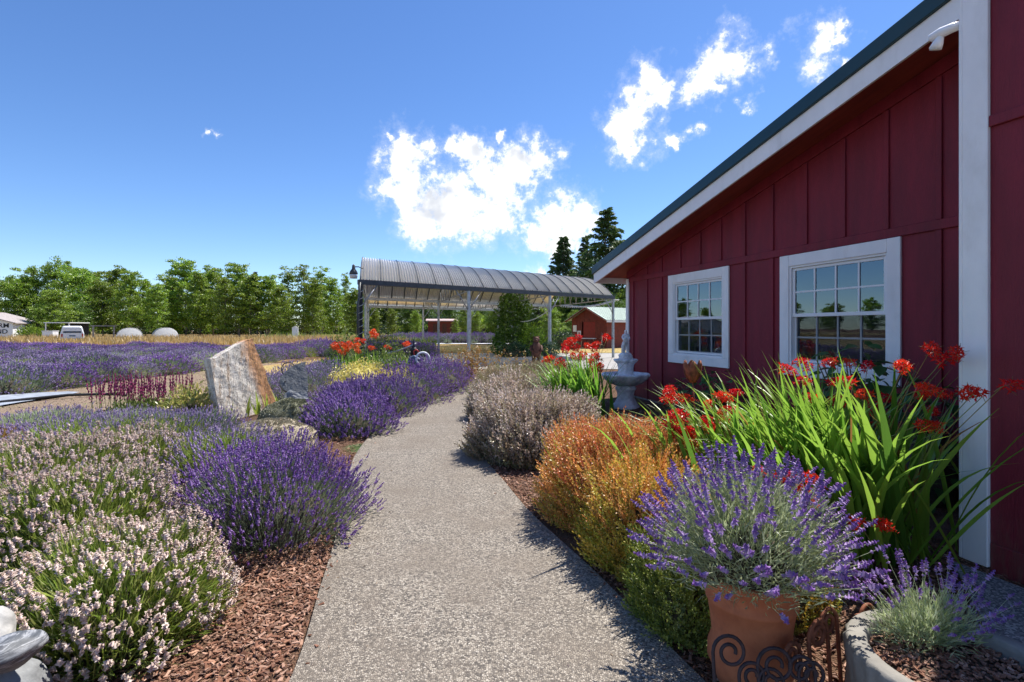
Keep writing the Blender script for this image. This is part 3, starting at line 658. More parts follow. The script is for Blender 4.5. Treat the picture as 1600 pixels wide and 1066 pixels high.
poly_sheet('sandy_track', lines((-14,7.5),(-13.2,11),(-12.3,15),(-11.5,19),(-11,23)), lines((-8.4,7.5),(-8.0,11),(-7.2,15),(-6.6,19),(-6.4,23)), SAND, .02)
poly_sheet('dry_lawn', lines((-11,19),(-10.4,21.5),(-9.6,24.6),(-8.5,27)), lines((-5.5,17),(-4.9,20),(-4.6,24),(-5,27)), LAWN, .03)
poly_sheet('field', lines((-75,13),(-75,26),(-75,40),(-75,48)), lines((-12.6,13),(-11.7,19),(-10.6,27),(-9.4,48)), FARM, .012)
poly_sheet('paved_yard', lines((-7,20),(-8.5,25),(-9,31)), lines((9,20),(13,25),(17,31)), PAVE, .014)
poly_sheet('far_lawn', lines((-11,31.3),(-14,38),(-20,44)), lines((22,31.3),(25,38),(30,44)), LAWN, .02)
for k, (ya, yb) in enumerate([(44.6, 46.0), (48.6, 49.8)]):
    poly_sheet('white_row_sheet', lines((-10, ya), (-10, yb)), lines((24, ya), (24, yb)), WHITE_SHEET, .06)
poly_sheet('tree_belt_ground', lines((-150,54),(-150,70),(-150,120)), lines((60,54),(60,70),(60,120)), FARM, .03)
pd = MB(); pz = .035
pd.prism([(3.06,3.56,pz),(2.31,2.36,pz),(1.95,1.4,pz),(1.9,-2.0,pz),(6.0,-2.0,pz),(4.4,-.6,pz)], (0,0,-.14)); pd.build('concrete_pad', PAD)['kind'] = 'structure'
tp = MB(); X = [(-12.9,10.2),(-12.6,11.6),(-11.7,12.7),(-11.2,12.9)]; Y2 = [(-10.4,9.6),(-10.6,11.0),(-10.6,12.2),(-10.8,12.8)]
poly_sheet('ground_cloth', [(a, b, 0) for a, b in X], [(a, b, 0) for a, b in Y2], TARP, .06)
hz = MB(); hz.tube([(-13,9.8,.07),(-12,10.0,.09),(-11.2,10.6,.06),(-10.3,11.9,.10),(-9.6,12.5,.05),(-9.2,12.2,.05)], .035, 6); tag(hz.build('irrigation_hose', BLACK), 'black irrigation hose lying on bare soil at the field edge beside the grey ground cloth', 'hose')

# bark chips
def chips(name, boxes, N):
    m = MB(); bx = ([(-.5,-.5,-.5),(.5,-.35,-.5),(.5,.4,-.5),(-.5,.5,-.5),(-.45,-.4,.5),(.4,-.3,.5),(.45,.3,.5),(-.4,.45,.5)], [(0,3,2,1),(4,5,6,7),(0,1,5,4),(1,2,6,5),(2,3,7,6),(3,0,4,7)])
    P = []
    for (x0, x1, y0, y1, n) in boxes: P.append(np.stack([RNG.uniform(x0, x1, n), RNG.uniform(y0, y1, n)], 1))
    P = np.concatenate(P); pl = np.interp(P[:, 1], [a[1] for a in PL], [a[0] for a in PL]); pr = np.interp(P[:, 1], [a[1] for a in PR], [a[0] for a in PR])
    edge = (RNG.random(len(P)) < .10) & (P[:, 0] > pl) & (P[:, 0] < pr) & (np.minimum(P[:, 0]-pl, pr-P[:, 0]) < RNG.exponential(.05, len(P)))
    on_p = edge
    keep = (P[:, 0] < pl-.012) | (P[:, 0] > pr+.012) | edge; lift = np.where(edge, .030, 0)[keep]; P = P[keep]; n = len(P); z = gz(P[:, 0], P[:, 1])
    pos = np.stack([P[:, 0], P[:, 1], z+lift+RNG.uniform(.002, .02, n)*(lift == 0)], 1); d = RNG.normal(0, .28, (n, 3))+np.array([0, 0, 1])
    L = RNG.uniform(.014, .048, n); m.scatter(*bx, pos, d, np.stack([L, L*RNG.uniform(.22, .45, n), np.full(n, .004)], 1), 0)
    o = m.build(name, CHIP); o['kind'] = 'stuff'; return o
chips('bark_mulch', [(-2.6,-.9,1.9,4.6,13000),(-3.4,-1.4,4.4,8,3500),(.5,3.3,1.8,4.6,8500),(.4,3.4,4.6,10,4500),(-.4,1.0,4.4,6.2,3200)], 0)

def debris(name, boxes, mat, sc):
    m = MB()
    for (x0, x1, y0, y1, n) in boxes:
        x, y = RNG.uniform(x0, x1, n), RNG.uniform(y0, y1, n); k = RNG.uniform(.5, 1.5, n)*sc
        m.scatter([(-.5,-.3,0),(.5,-.4,0),(.4,.4,0),(-.4,.3,0),(0,0,.5)], [(0,1,4),(1,2,4),(2,3,4),(3,0,4)], np.stack([x, y, gz(x, y)+.02], 1), RNG.normal(0, .3, (n, 3))+np.array([0,0,1]), np.stack([k, k*.6, k*.5], 1))
    o = m.build(name, mat); o['kind'] = 'stuff'
debris('field_debris', [(-13.5,-7,8,23,5200),(-10.5,-5,17,26,2200)], leafmat('soil_clod', [(.20,.14,.10),(.34,.26,.18),(.14,.10,.07),(.40,.34,.20),(.24,.26,.10)], 0), .05)

# ------------------------------------------------------------------ the red shop building, local axes: x along the wall away, y out of the wall
UA = math.atan2(.9595, -.2818); WA, K = 6.36, 1.2; ZK = lambda z: EYE+(z-EYE)*K
B = thing('shop_building', 'red board and batten shop building with white trim and teal metal roof edge', 'building', (WA, 0, 0), UA)
zfb = lambda u: 4.602-.232*(u-5.196)            # underside of the rake board
zs = lambda u: zfb(u)+.14                    # underside of the soffit
BUMP, UC, UE, END = 2.012, 4.360, 13.2, 12.756
W2, W1 = (6.276, 8.088), (9.216, 11.028); WZ = (.955, 2.73); BAND = 2.79
bt = [K*q for q in (4.30,4.89,5.38,5.86,6.36,6.88,7.38,7.87,8.35,8.87,9.42,9.90,10.40)]
def panel(u0, u1, z0, z1a, z1b, v=0.0):
    m = MB(); m.prism([(u0, v-.03, z0), (u1, v-.03, z0), (u1, v-.03, z1b), (u0, v-.03, z1a)], (0, .03, 0)); return m
br = [UC+.02]+[K*q for q in (4.89, 6.88, 7.38, 9.42, 9.90, 10.40)]+[END]
for a, b in zip(br[:-1], br[1:]):
    win = [w_ for w_ in (W1, W2) if w_[0] > a and w_[1] < b]
    m = panel(a+.001, b-.001, .08, BAND, BAND) if not win else MB()
    if win:
        (p, q), = win
        for (c, d, e, f) in ((a+.001, p+.06, .08, BAND), (q-.06, b-.001, .08, BAND), (p+.06, q-.06, .08, WZ[0]+.06), (p+.06, q-.06, WZ[1]-.06, BAND)):
            m.prism([(c, -.03, e), (d, -.03, e), (d, -.03, f), (c, -.03, f)], (0, .03, 0))
    m.build('wall_panel', RED, B)
ub = [UC+.02]+bt[1:]+[END]
for a, b in zip(ub[:-1], ub[1:]): panel(a+.001, b-.001, BAND+.002, zs(a)-.004, zs(b)-.004).build('wall_panel', RED, B)
for u in bt[1:]:
    m = MB(); m.box((u-.032, .001, BAND+.057), (u+.032, .026, zs(u)-.17)); m.build('batten', RED, B, bevel=.004)
for u in [K*q for q in (4.89, 6.88, 7.38, 9.42, 9.90, 10.40)]:
    m = MB(); m.box((u-.032, .001, .08), (u+.032, .026, BAND-.057)); m.build('batten', RED, B, bevel=.004)
m = MB(); m.box((UC+.02, .001, BAND-.055), (END-.10, .031, BAND+.055)); m.build('band_board', RED, B, bevel=.004)
m = MB(); m.prism([(UC+.02, .001, zs(UC+.02)-.165), (END, .001, zs(END)-.165), (END, .001, zs(END)-.003), (UC+.02, .001, zs(UC+.02)-.003)], (0, .03, 0)); m.build('frieze_board', RED, B, bevel=.004)
m = MB(); m.box((UC+.02, -.05, -.2), (END, -.004, .078)); m.build('foundation', CONC, B)
m = MB(); m.box((END-.09, .002, .08), (END+.03, .036, zs(END)-.17)); m.box((END+.002, -.10, .08), (END+.03, .001, zs(END)-.01)); m.build('corner_board', WHITE, B, bevel=.004)
# far and hidden walls of this wing, dark room behind the windows
m = MB(); m.box((END-.03, -6, -.2), (END, -.032, zs(END)-.002)); m.build('end_wall', RED, B)
m = MB(); m.box((UC+.03, -6.03, -.2), (END, -6.0, 4.2)); m.build('back_wall', RED, B)
m = MB(); m.box((UC+.03, -5.99, .03), (END-.04, -.06, .07)); m.box((UC+.03, -5.99, .07), (UC+.05, -.06, 4.2)); m.build('room_shell', DARKROOM, B)
def window(u0, u1):
    z0, z1 = WZ; cw = .168; ws = MB(); a, b, c, d = u0+cw, u1-cw, z0+cw, z1-cw
    # vinyl frame lining the opening
    for (p, q) in (((a-.01, -.10, c-.01), (a+.028, .012, d+.01)), ((b-.028, -.10, c-.01), (b+.01, .012, d+.01)), ((a+.028, -.10, d-.028), (b-.028, .011, d+.01)), ((a+.028, -.10, c-.01), (b-.028, .016, c+.03))): ws.box(p, q)
    wn = ws.build('window', VINYL, B, bevel=.003)
    for (p, q) in (((u0, .002, z0+cw), (a-.002, .034, z1)), ((b+.002, .002, z0+cw), (u1, .034, z1)), ((a, .002, d+.002), (b, .032, z1-.001)), ((u0, .002, z0), (u1, .036, z0+cw-.002))):
        m = MB(); m.box(p, q); m.build('casing', WHITE, wn, bevel=.004)
    mid = (c+d)/2; A, Bq = a+.030, b-.030
    for (lo, hi, y) in ((mid-.028, d-.030, -.035), (c+.034, mid+.024, -.072)):
        s_ = MB(); w_ = .040
        for (p, q) in (((A, y-.018, lo), (A+w_, y+.018, hi)), ((Bq-w_, y-.018, lo), (Bq, y+.018, hi)), ((A+w_, y-.018, hi-w_), (Bq-w_, y+.017, hi)), ((A+w_, y-.018, lo), (Bq-w_, y+.017, lo+w_+.01))): s_.box(p, q)
        s_.build('sash', VINYL, wn, bevel=.003)
        g = MB(); g.box((A+w_-.004, y-.004, lo+w_), (Bq-w_+.004, y+.000, hi-w_+.004)); g.build('pane', GLASS, wn)
        if y < -.05: sc_n = MB(); sc_n.box((A+w_-.006, -.046, lo+w_-.004), (Bq-w_+.006, -.0455, hi-w_+.006)); sc_n.build('insect_screen', SCREEN, wn)
        ga, gb, gc, gd = A+w_, Bq-w_, lo+w_+.01, hi-w_
        for k in (1, 2, 3):
            u = ga+(gb-ga)*k/4; m = MB(); m.box((u-.012, y-.007, gc), (u+.012, y+.012, gd)); m.build('muntin', VINYL, wn)
        z = (gc+gd)/2; m = MB(); m.box((ga, y-.006, z-.012), (gb, y+.011, z+.012)); m.build('muntin', VINYL, wn)
    return wn
window(*W2); window(*W1)
# rake board, teal edge, soffit, roof
m = MB(); m.prism([(UC+.05, .63, zfb(UC+.05)), (UE, .63, zfb(UE)), (UE, .63, zfb(UE)+.235), (UC+.05, .63, zfb(UC+.05)+.235)], (0, .03, 0)); m.build('rake_board', WHITE, B)
m = MB(); m.box((UE, -6.4, zfb(UE)+.002), (UE+.03, .662, zfb(UE)+.22)); m.build('eave_board', WHITE, B)
m = MB(); m.prism([(UC+.05, .60, zfb(UC+.05)+.238), (UE+.07, .60, zfb(UE+.07)+.238), (UE+.07, .60, zfb(UE+.07)+.42), (UC+.05, .60, zfb(UC+.05)+.42)], (0, .10, 0)); m.build('roof_edge', ROOF_TEAL, B, bevel=.006)
m = MB(); m.prism([(UC+.05, .628, zs(UC+.05)), (UE-.01, .628, zs(UE-.01)), (UE-.01, .628, zs(UE-.01)+.012), (UC+.05, .628, zs(UC+.05)+.012)], (0, -6.5, 0)); m.build('soffit', SOFFIT, B)
m = MB(); m.prism([(UC-.2, .598, zfb(UC-.2)+.33), (UE+.07, .598, zfb(UE+.07)+.33), (UE+.07, .598, zfb(UE+.07)+.415), (UC-.2, .598, zfb(UC-.2)+.415)], (0, -7.0, 0)); m.build('roof', ROOF_TEAL, B)
# nearer block that stands forward
m = MB(); UB = 4.207; zt = lambda u: 4.30
for (a, b, z0, z1) in ((-6, UB-.002, .0, 3.03), ):
    panel(a, b, .20, 3.05, 3.05, BUMP).build('wall_panel', RED, B)
panel(-6, UB-.002, 3.055, zt(0), zt(3.9), BUMP).build('wall_panel', RED, B)
m = MB(); m.box((-6, BUMP, 3.01), (UB-.002, BUMP+.025, 3.085)); m.build('band_board', RED, B, bevel=.004)
m = MB(); m.box((-6, BUMP-.03, -.1), (UB-.002, BUMP+.012, .198)); m.build('skirt_board', RED, B, bevel=.006)
for u in (2.4, 1.8, 1.2): m = MB(); m.box((u-.027, BUMP, .2), (u+.027, BUMP+.022, 3.0)); m.build('batten', RED, B)
m = MB(); m.box((UB, BUMP-.001, .03), (UC, BUMP+.032, zt(UC)-.01)); m.box((UC-.001, BUMP-.14, .03), (UC+.024, BUMP+.030, zt(UC)-.01)); m.build('corner_board', WHITE, B, bevel=.005)
m = MB(); m.box((UC-.03, .70, -.1), (UC, BUMP-.142, zt(UC)-.01)); m.box((UC-.03, -6, -.1), (UC, .699, zfb(UC)+.1)); m.build('return_wall', RED, B)
m = MB(); m.prism([(-6, BUMP+.03, zt(-0)), (0, BUMP+.03, zt(0)), (UC+.03, BUMP+.03, zt(UC+.03)), (UC+.03, BUMP+.03, zt(UC+.03)+.06), (0, BUMP+.03, zt(0)+.06), (-6, BUMP+.03, zt(0)+.06)], (0, -8, 0)); m.build('roof', ROOF_TEAL, B)

def on_shop(u, v, z):
    c, s_ = math.cos(UA), math.sin(UA); return Vector((WA+c*u-s_*v, s_*u+c*v, z))
# security light at the corner
L_ = thing('security_light', 'white twin head security light fixed under the roof at the white corner board', 'light', on_shop(UC+.02, BUMP-.05, 3.83), UA)
m = MB(); m.lathe([(.0,-.01),(.05,-.01),(.05,.02),(.0,.02)], 16); q = m.build('mount_plate', VINYL, L_); q.rotation_euler = (0, R(90), 0)
m = MB(); m.tube([(.02,0,.0),(.10,0,.015),(.17,0,.02),(.235,.005,.01),(.245,.005,0)], [.028,.034,.038,.034,.01], 12); m.build('sensor_head', VINYL, L_)
m = MB(); m.tube([(.17,.0,.0),(.185,.01,-.05),(.20,.015,-.085)], [.02,.035,.042], 12); m.build('lamp_head', VINYL, L_)
m = MB(); m.lathe([(.0001,0),(.036,.0),(.036,.004),(.0001,.006)], 14); q = m.build('lens', plain('frosted_lens', (.75,.78,.74), .2), L_, (.2012,.0155,-.0895)); q.rotation_euler = (0, R(160), 0)
# neon OPEN sign behind the glass of the farther window
N_ = thing('neon_sign', 'pink neon OPEN sign with pale border behind the window near the fountain', 'neon sign', on_shop(10.03, -.13, ZK(2.06)), UA); N_.scale = (1.2, 1, 1.2)
def rrect(w_, h, r, n=5):
    P = []
    for cx, cz, a0 in ((w_-r, h-r, 0), (-w_+r, h-r, 90), (-w_+r, -h+r, 180), (w_-r, -h+r, 270)):
        for i in range(n+1): a = R(a0+90*i/n); P.append((cx+r*math.cos(a), 0, cz+r*math.sin(a)))
    return P
m = MB(); m.tube(rrect(.47, .165, .06), .0085, 6, closed=True); m.build('border_tube', NEON_BLUE, N_)
def stroke(pts, dx): m = MB(); m.tube([(-(p[0]+dx), 0, p[1]) for p in pts], .009, 6); m.build('letter', NEON_PINK, N_)   # wall's local x runs away from the door
H_ = .105
stroke([(.085*math.cos(a), H_*math.sin(a)) for a in np.linspace(.3, 6.4, 22)], -.32)
stroke([(-.06,-H_),(-.06,H_),(.02,H_),(.06,.085),(.075,.05),(.06,.015),(.02,-.005),(-.045,-.005)], -.10)
stroke([(.065,H_),(-.06,H_),(-.06,.005),(.05,.005)], .10); stroke([(-.06,.0),(-.06,-H_),(.065,-H_)], .10)
stroke([(-.07,-H_),(-.07,H_),(.07,-H_),(.07,H_)], .32)
m = MB(); m.box((-.42,-.03,.17),(-.41,-.025,.32)); m.box((.41,-.03,.17),(.42,-.025,.32)); m.build('hanger', BLACK, N_)
# things in the dark shop
D_ = thing('display_shelf', 'white display cabinet standing inside the shop behind the larger window', 'shelf', on_shop(8.3, -1.4, .07), UA)
m = MB(); m.box((0,-.25,0),(.05,.25,1.95)); m.box((.95,-.25,0),(1.0,.25,1.95)); m.box((.0,-.25,1.95),(1.0,.27,2.02)); m.box((.05,-.25,0),(.95,-.235,1.95)); m.build('carcass', WHITE_BOARD, D_)
for z in (.4, .8, 1.2, 1.6): m = MB(); m.box((.05,-.235,z),(.95,.24,z+.025)); m.build('shelf', WHITE_BOARD, D_)
for (u, v, z, w_, h, lab) in ((7.5, -.85, 1.25, .42, .30, 'small white framed picture standing low inside the larger window'), (7.8, -.95, 1.60, .34, .26, 'white framed picture above another one inside the larger window')):
    P_ = thing('picture_frame', lab, 'picture', on_shop(u, v, z), UA)
    m = MB(); m.box((0,-.01,0),(.03,.01,h)); m.box((w_-.03,-.01,0),(w_,.01,h)); m.box((.03,-.01,0),(w_-.03,.01,.03)); m.box((.03,-.01,h-.03),(w_-.03,.01,h)); m.build('frame', WHITE_BOARD, P_)
    m = MB(); m.box((.03,-.008,.03),(w_-.03,.0,h-.03)); m.build('picture', DARKROOM, P_)
    m = MB(); m.box((w_*.4,-.25,-z+.07),(w_*.6,-.02,h*.9)); m.build('easel', DARKROOM, P_)

# ------------------------------------------------------------------ arched canopy of two bays
A0 = Vector((-5.33, 18, 0)); GT = Vector((10.66, 9.0, 0)); GS = Vector((-2.67, 10, 0)); GH, RISE, NP = 3.27, 1.35, 18
C = thing('canopy', 'long arched canopy of grey corrugated panels on slim steel posts', 'canopy', (A0.x, A0.y, 0))
def cp(t, s_): return GT*t+GS*s_
def archz(f): return RISE*(1-abs(2*f-1)**2.15)
NS, NA = 28, 14; pm = MB(); V = []
for j in range(NA+1):
    f = j/NA; nz = .027
    for i in range(NS+1):
        q = cp(i/NS/NP, f); V.append((q.x, q.y, GH+.10+archz(f)+nz*math.cos(2*math.pi*i/4)))
pm.add(V, [(j*(NS+1)+i, j*(NS+1)+i+1, (j+1)*(NS+1)+i+1, (j+1)*(NS+1)+i) for j in range(NA) for i in range(NS)], 0, False); PM = pm.mesh('roof_panel', [POLY])
rm = MB(); rm.tube([tuple(cp(0, j/16)+Vector((0,0,GH+.055+archz(j/16)))) for j in range(17)], .028, 6); RM_ = rm.mesh('rafter', [METAL_DARK])
rm = MB(); rm.tube([tuple(cp(0, j/16)+Vector((0,0,GH+.125+archz(j/16)))) for j in range(17)], .016, 5); SM_ = rm.mesh('seam_strip', [METAL_DARK])
cmn = MB(); nweb = 10
cmn.beam(tuple(cp(0,.01)+Vector((0,0,GH-.08))), tuple(cp(0,.99)+Vector((0,0,GH-.08))), .05, .05)
for k in range(nweb):
    a, b = (k+.5)/nweb, (k+1)/nweb; ua = .04+.92*k/nweb; z = GH+.05
    cmn.tube([tuple(cp(0, ua)+Vector((0,0,GH-.06))), tuple(cp(0, ua+.046)+Vector((0,0,z+archz(ua+.046))))], .016, 5); cmn.tube([tuple(cp(0, ua+.046)+Vector((0,0,z+archz(ua+.046)))), tuple(cp(0, ua+.092)+Vector((0,0,GH-.06)))], .016, 5)
TM = cmn.mesh('truss', [METAL_GREY])
for bay in (0, 1):
    for k in range(NP): q = cp(k/NP, bay); obj('roof_panel', PM, C, (q.x, q.y, 0))
    for k in range(NP+1): q = cp(k/NP, bay); obj('rafter', RM_, C, (q.x, q.y, 0))
    for k in range(NP+1): q = cp(k/NP, bay); obj('seam_strip', SM_, C, (q.x, q.y, 0))
    for k in range(4): q = cp(k/3, bay); obj('truss', TM, C, (q.x, q.y, 0))
for s_ in (0, 1, 2):
    g = MB(); a, b = cp(-.006, s_), cp(1.006, s_); g.beam((a.x, a.y, GH), (b.x, b.y, GH), .14, .17); g.build('gutter', METAL_DARK if s_ == 0 else METAL_GREY, C)
    for k in range(4):
        q = cp(k/3, s_); z0 = G(q.x+A0.x, q.y+A0.y)-.1; p = MB(); hw = .06 if (k == 0 and s_ == 0) else .05
        p.box((-hw, -hw, z0), (hw, hw, GH-.086)); po = p.build('post', BLACK if (k == 0 and s_ == 0) else METAL_GREY, C, (q.x, q.y, 0)); po.rotation_euler = (0, 0, math.atan2(GT.y, GT.x))
        for sg in (-1, 1):
            if (k == 0 and sg < 0) or (k == 3 and sg > 0): continue
            dv = GT.normalized()*.62*sg; br_ = MB(); br_.tube([(q.x+dv.x*.06, q.y+dv.y*.06, GH-.85), (q.x+dv.x, q.y+dv.y, GH-.09)], .024, 6); br_.build('brace', METAL_GREY, C)
q = cp(0, 0); dp = MB(); dp.tube([(q.x-.02, q.y-.25, -.05), (q.x-.02, q.y-.25, 2.5), (q.x+.02, q.y-.18, 2.8), (q.x+.02, q.y-.10, 3.25)], .035, 8); dp.build('downpipe', METAL_DARK, C)
rp = MB(); wr = [(A0.x+.09*math.cos(t*2.2), A0.y+.09*math.sin(t*2.2), .3+t*.085) for t in np.arange(0, 33, .35)]; rp.tube(wr, .012, 5); tag(rp.build('rope_light', ROPE_WHITE), 'pale rope light wound in a spiral around the black corner post of the canopy', 'rope light')
# yard lamp on the canopy's end
yl = thing('yard_lamp', 'grey yard lamp with glass skirt on an arm at the canopy end', 'lamp', (A0.x-.27, A0.y+.1, 3.55))
m = MB(); m.lathe([(.0001,.02),(.13,.0),(.15,.03),(.12,.12),(.06,.20),(.05,.32),(.02,.36),(.0001,.36)], 16); m.build('housing', METAL_DARK, yl)
m = MB(); m.lathe([(.12,-.14),(.14,-.02),(.135,.0),(.115,-.13)], 16); m.lathe([(.0001,-.145),(.12,-.14)], 16); m.build('glass_skirt', plain('frosted_glass', (.62,.64,.66), .25), yl)
m = MB(); m.tube([(.05,0,.27),(.18,0,.27),(.34,0,.20)], .02, 6); m.build('arm', METAL_DARK, yl)
def swag(name, p, q, sag, rad, mat, lab, cat, n=14):
    m = MB(); p, q = Vector(p), Vector(q); m.tube([tuple(p.lerp(q, i/n)-Vector((0,0,sag*4*(i/n)*(1-i/n)))) for i in range(n+1)], rad, 5); return tag(m.build(name, mat), lab, cat)
pA = A0+cp(2/3, 1); pB = A0+cp(2/3, 0); pC = A0+cp(1, 0)
swag('rope_swag', (pA.x, pA.y, 3.0), (pB.x, pB.y, 2.55), .75, .025, ROPE_WHITE, 'pale rope hanging in a low curve between two canopy posts', 'rope')
m = MB(); p0, p1 = A0+cp(.72, .0), pC
for i in range(26):
    t = i/25; p = p0.lerp(p1, t); z = 2.75+.42*t-.18*4*t*(1-t); m.tube([(p.x, p.y, z), (p.x+.38, p.y+.32, z+.02-.04*(i % 2))], .02, 4)
    m.ball((p.x, p.y, z-.05), .035, 0, 6)
tag(m.build('string_light', ROPE_WHITE), 'string of small pale bulbs drooping under the canopy gutter by the red cabin', 'string lights')
# ------------------------------------------------------------------ garden left of the path
lavender('large vivid purple lavender bush spilling beside the bark mulch at the path', -1.98, 4.22, .76, .78, .66, 2300, 6500, 11, LAV_HEAD, LAV_GREY, hl=.058, hr=.0105, sl=.24, zpow=.7, leaf=(.06,.007))
WL = dict(name='white_lavender_bush', cat='lavender', hl=.042, hr=.0150, sl=.30, leaf=(.13,.008), up=1.1, stem_w=.006, head_lo=.90)
lavender('pale pink-white lavender bush nearest the camera beside the striped rock', -2.12, 2.78, .52, .58, .52, 1200, 8500, 12, LAV_WHITE, LAV_GREEN, group='white lavender clumps', **WL)
lavender('pale pink-white lavender bush behind the front white one, against the vivid bush', -3.05, 3.55, .72, .62, .60, 1400, 8500, 13, LAV_WHITE, LAV_GREEN, group='white lavender clumps', **WL)
lavender('pale pink-white lavender bush cut by the left picture edge', -3.95, 4.25, .80, .66, .62, 1500, 8500, 14, LAV_WHITE, LAV_GREEN, group='white lavender clumps', **WL)
lavender('low pale pink-white lavender bush behind the others next to the dusty purple mound', -3.75, 4.95, .55, .5, .56, 1000, 5000, 15, LAV_WHITE, LAV_GREEN, group='white lavender clumps', **WL)
MIX = dict(hl=.05, hr=.012, sl=.22, leaf=(.10,.009), up=.9)
for i, (x, y, rx, ry, H, lab, hd, lf) in enumerate([
 (-3.00,5.30,.72,.65,.52,'green and purple lavender mound between the vivid bush and standing stone', LAV_HEAD2, LAV_GREEN),
 (-4.30,6.00,.85,.75,.58,'green and purple lavender mound in front of the red salvia', LAV_HEAD2, LAV_GREEN),
 (-5.45,6.35,.85,.75,.52,'green and purple lavender mound behind white lavender near the left edge', LAV_HEAD2, LAV_GREEN),
 (-4.45,7.1,.8,.7,.44,'small dusty lavender mound directly before the yellow leaved shrub', LAV_HEAD2, LAV_GREY),
 (-5.75,7.75,.85,.7,.40,'grey leaved lavender mound next to the red salvia spikes', LAV_HEAD2, LAV_PALE),
 (-7.05,7.75,.9,.75,.42,'pale leaved lavender mound beside the sandy track', LAV_HEAD2, LAV_PALE),
 (-6.6,6.5,.7,.6,.40,'sparse lavender mound with twiggy brown stems at the left edge', LAV_HEAD2, DRY_BROWN)]):
    lavender(lab, x, y, rx, ry, H, 850, 3600, 20+i, hd, lf, group='lavender mounds in the near left bed', **MIX)
ROW = dict(hl=.062, hr=.018, sl=.2, up=.8, fine=True)
for i, (x, y, rx, ry, H, lab) in enumerate([
 (-2.52,8.0,.72,.68,.58,'dark purple lavender bush next to the thyme covered rock at the path bend'),
 (-2.80,9.15,.62,.62,.60,'purple lavender bush behind the first one of the row along the path bend'),
 (-2.60,9.85,.90,.9,.70,'purple lavender bush in the middle of the row along the path bend'),
 (-2.35,11.5,.95,1.1,.76,'purple lavender bush third along the path bend in front of the wheel ornament'),
 (-1.95,13.4,1.0,1.15,.84,'purple lavender bush at the far path end before the dry brown plant'),
 (-2.95,12.9,.85,.9,.76,'purple lavender bush behind the row beside the green shrub')]):
    lavender(lab, x, y, rx, ry, H, 1500, 2600, 40+i, LAV_HEAD3 if i < 3 else LAV_HEAD, LAV_GREY, group='lavender row along the path bend', **ROW)
BK = dict(hl=.055, hr=.016, sl=.2, up=.8, fine=False)
for i, (x, y, rx, ry, H, lab) in enumerate([
 (-4.35,10.9,.85,.75,.78,'greyish purple lavender bush behind the grey fish sculpture'),
 (-5.35,11.6,.85,.75,.62,'greyish purple lavender bush behind the standing stone'),
 (-4.65,12.8,.9,.8,.82,'greyish purple lavender bush behind the yellow flowering mound'),
 (-5.7,13.6,.9,.8,.72,'greyish purple lavender bush bordering the dry lawn'),
 (-3.55,10.15,.55,.5,.46,'low green lavender bush between the fish sculpture and the yellow mound')]):
    lavender(lab, x, y, rx, ry, H, 900, 2400, 50+i, LAV_HEAD2, LAV_GREY if i < 4 else LAV_GREEN, group='greyish lavender behind the stones', **BK)
# red salvia spikes
random.seed(5); t = thing('salvia_plant', 'upright dark red salvia spikes above small green leaves before the lavender field', 'salvia', (-6.55, 9.1, G(-6.55, 9.1)))
fo, fl = MB(), MB(); core_dome(fo, .68, .45, .35, .8, 1)
n = 1800; D = dome_dirs(n, 0); fo.scatter(*LEAF, D*np.array([.75,.5,.42])*RNG.uniform(.6, 1, (n, 1)), D+RNG.normal(0, .6, (n, 3))+np.array([0,0,.3]), np.stack([np.full(n, .028), np.full(n, .06), np.full(n, .06)], 1), 0)
n = 130; P = np.stack([RNG.uniform(-.75, .75, n), RNG.uniform(-.45, .45, n), np.full(n, .25)], 1); d = RNG.normal(0, .09, (n, 3))+np.array([0,0,1]); H = RNG.uniform(.35, .62, n)
fo.scatter(*RIB, P, d, np.stack([np.full(n, .008), np.ones(n), H], 1), 0)
for k in range(3): q = np.arange(n) % 3 == k; fl.scatter(*SPIKES[k], P[q]+unit(d[q])*(H[q]*.45)[:, None], d[q], np.stack([np.full(q.sum(), .018)]*2+[H[q]*.62], 1), 0)
stuffpart(fo.build('foliage', [SHRUB_GREEN, WOODY_SHADE], t)); stuffpart(fl.build('blossom', SALVIA_RED, t))
leafy('variegated_shrub', 'yellow edged leafy shrub against the left side of the standing stone', 'shrub', -5.50, 8.75, .48, .42, .62, 1500, 61, SHRUB_YELLOW, (.085,.035))
leafy('sedum_mound', 'bright yellow flowering mound behind the purple lavender row', 'sedum', -3.25, 11.0, .72, .6, .88, 5200, 62, SEDUM, (.035,.03), inner=.85, core=.86, solid=True)
leafy('sedum_mound', 'lower bright yellow flowering mound touching the larger yellow one', 'sedum', -2.75, 11.5, .6, .5, .72, 3600, 63, SEDUM, (.035,.03), inner=.85, core=.86, solid=True)
leafy('green_shrub', 'small leaved green shrub behind the yellow mounds', 'shrub', -2.98, 12.3, .55, .5, 1.12, 3200, 64, SHRUB_GREEN, (.05,.03))
leafy('dark_shrub', 'low dark green shrub at the edge of the dry lawn', 'shrub', -5.35, 15.0, .8, .6, .70, 2400, 65, SHRUB_DARK, (.06,.03))
leafy('dark_shrub', 'dark green shrub at the foot of the canopy corner post', 'shrub', -5.6, 17.2, .7, .6, 1.5, 3000, 66, SHRUB_GREEN, (.07,.035))
leafy('yellow_green_shrub', 'loose yellow-green shrub beside the rope-lit canopy post', 'shrub', -4.6, 18.6, .9, .6, 1.55, 2600, 67, SHRUB_GREEN, (.07,.035))
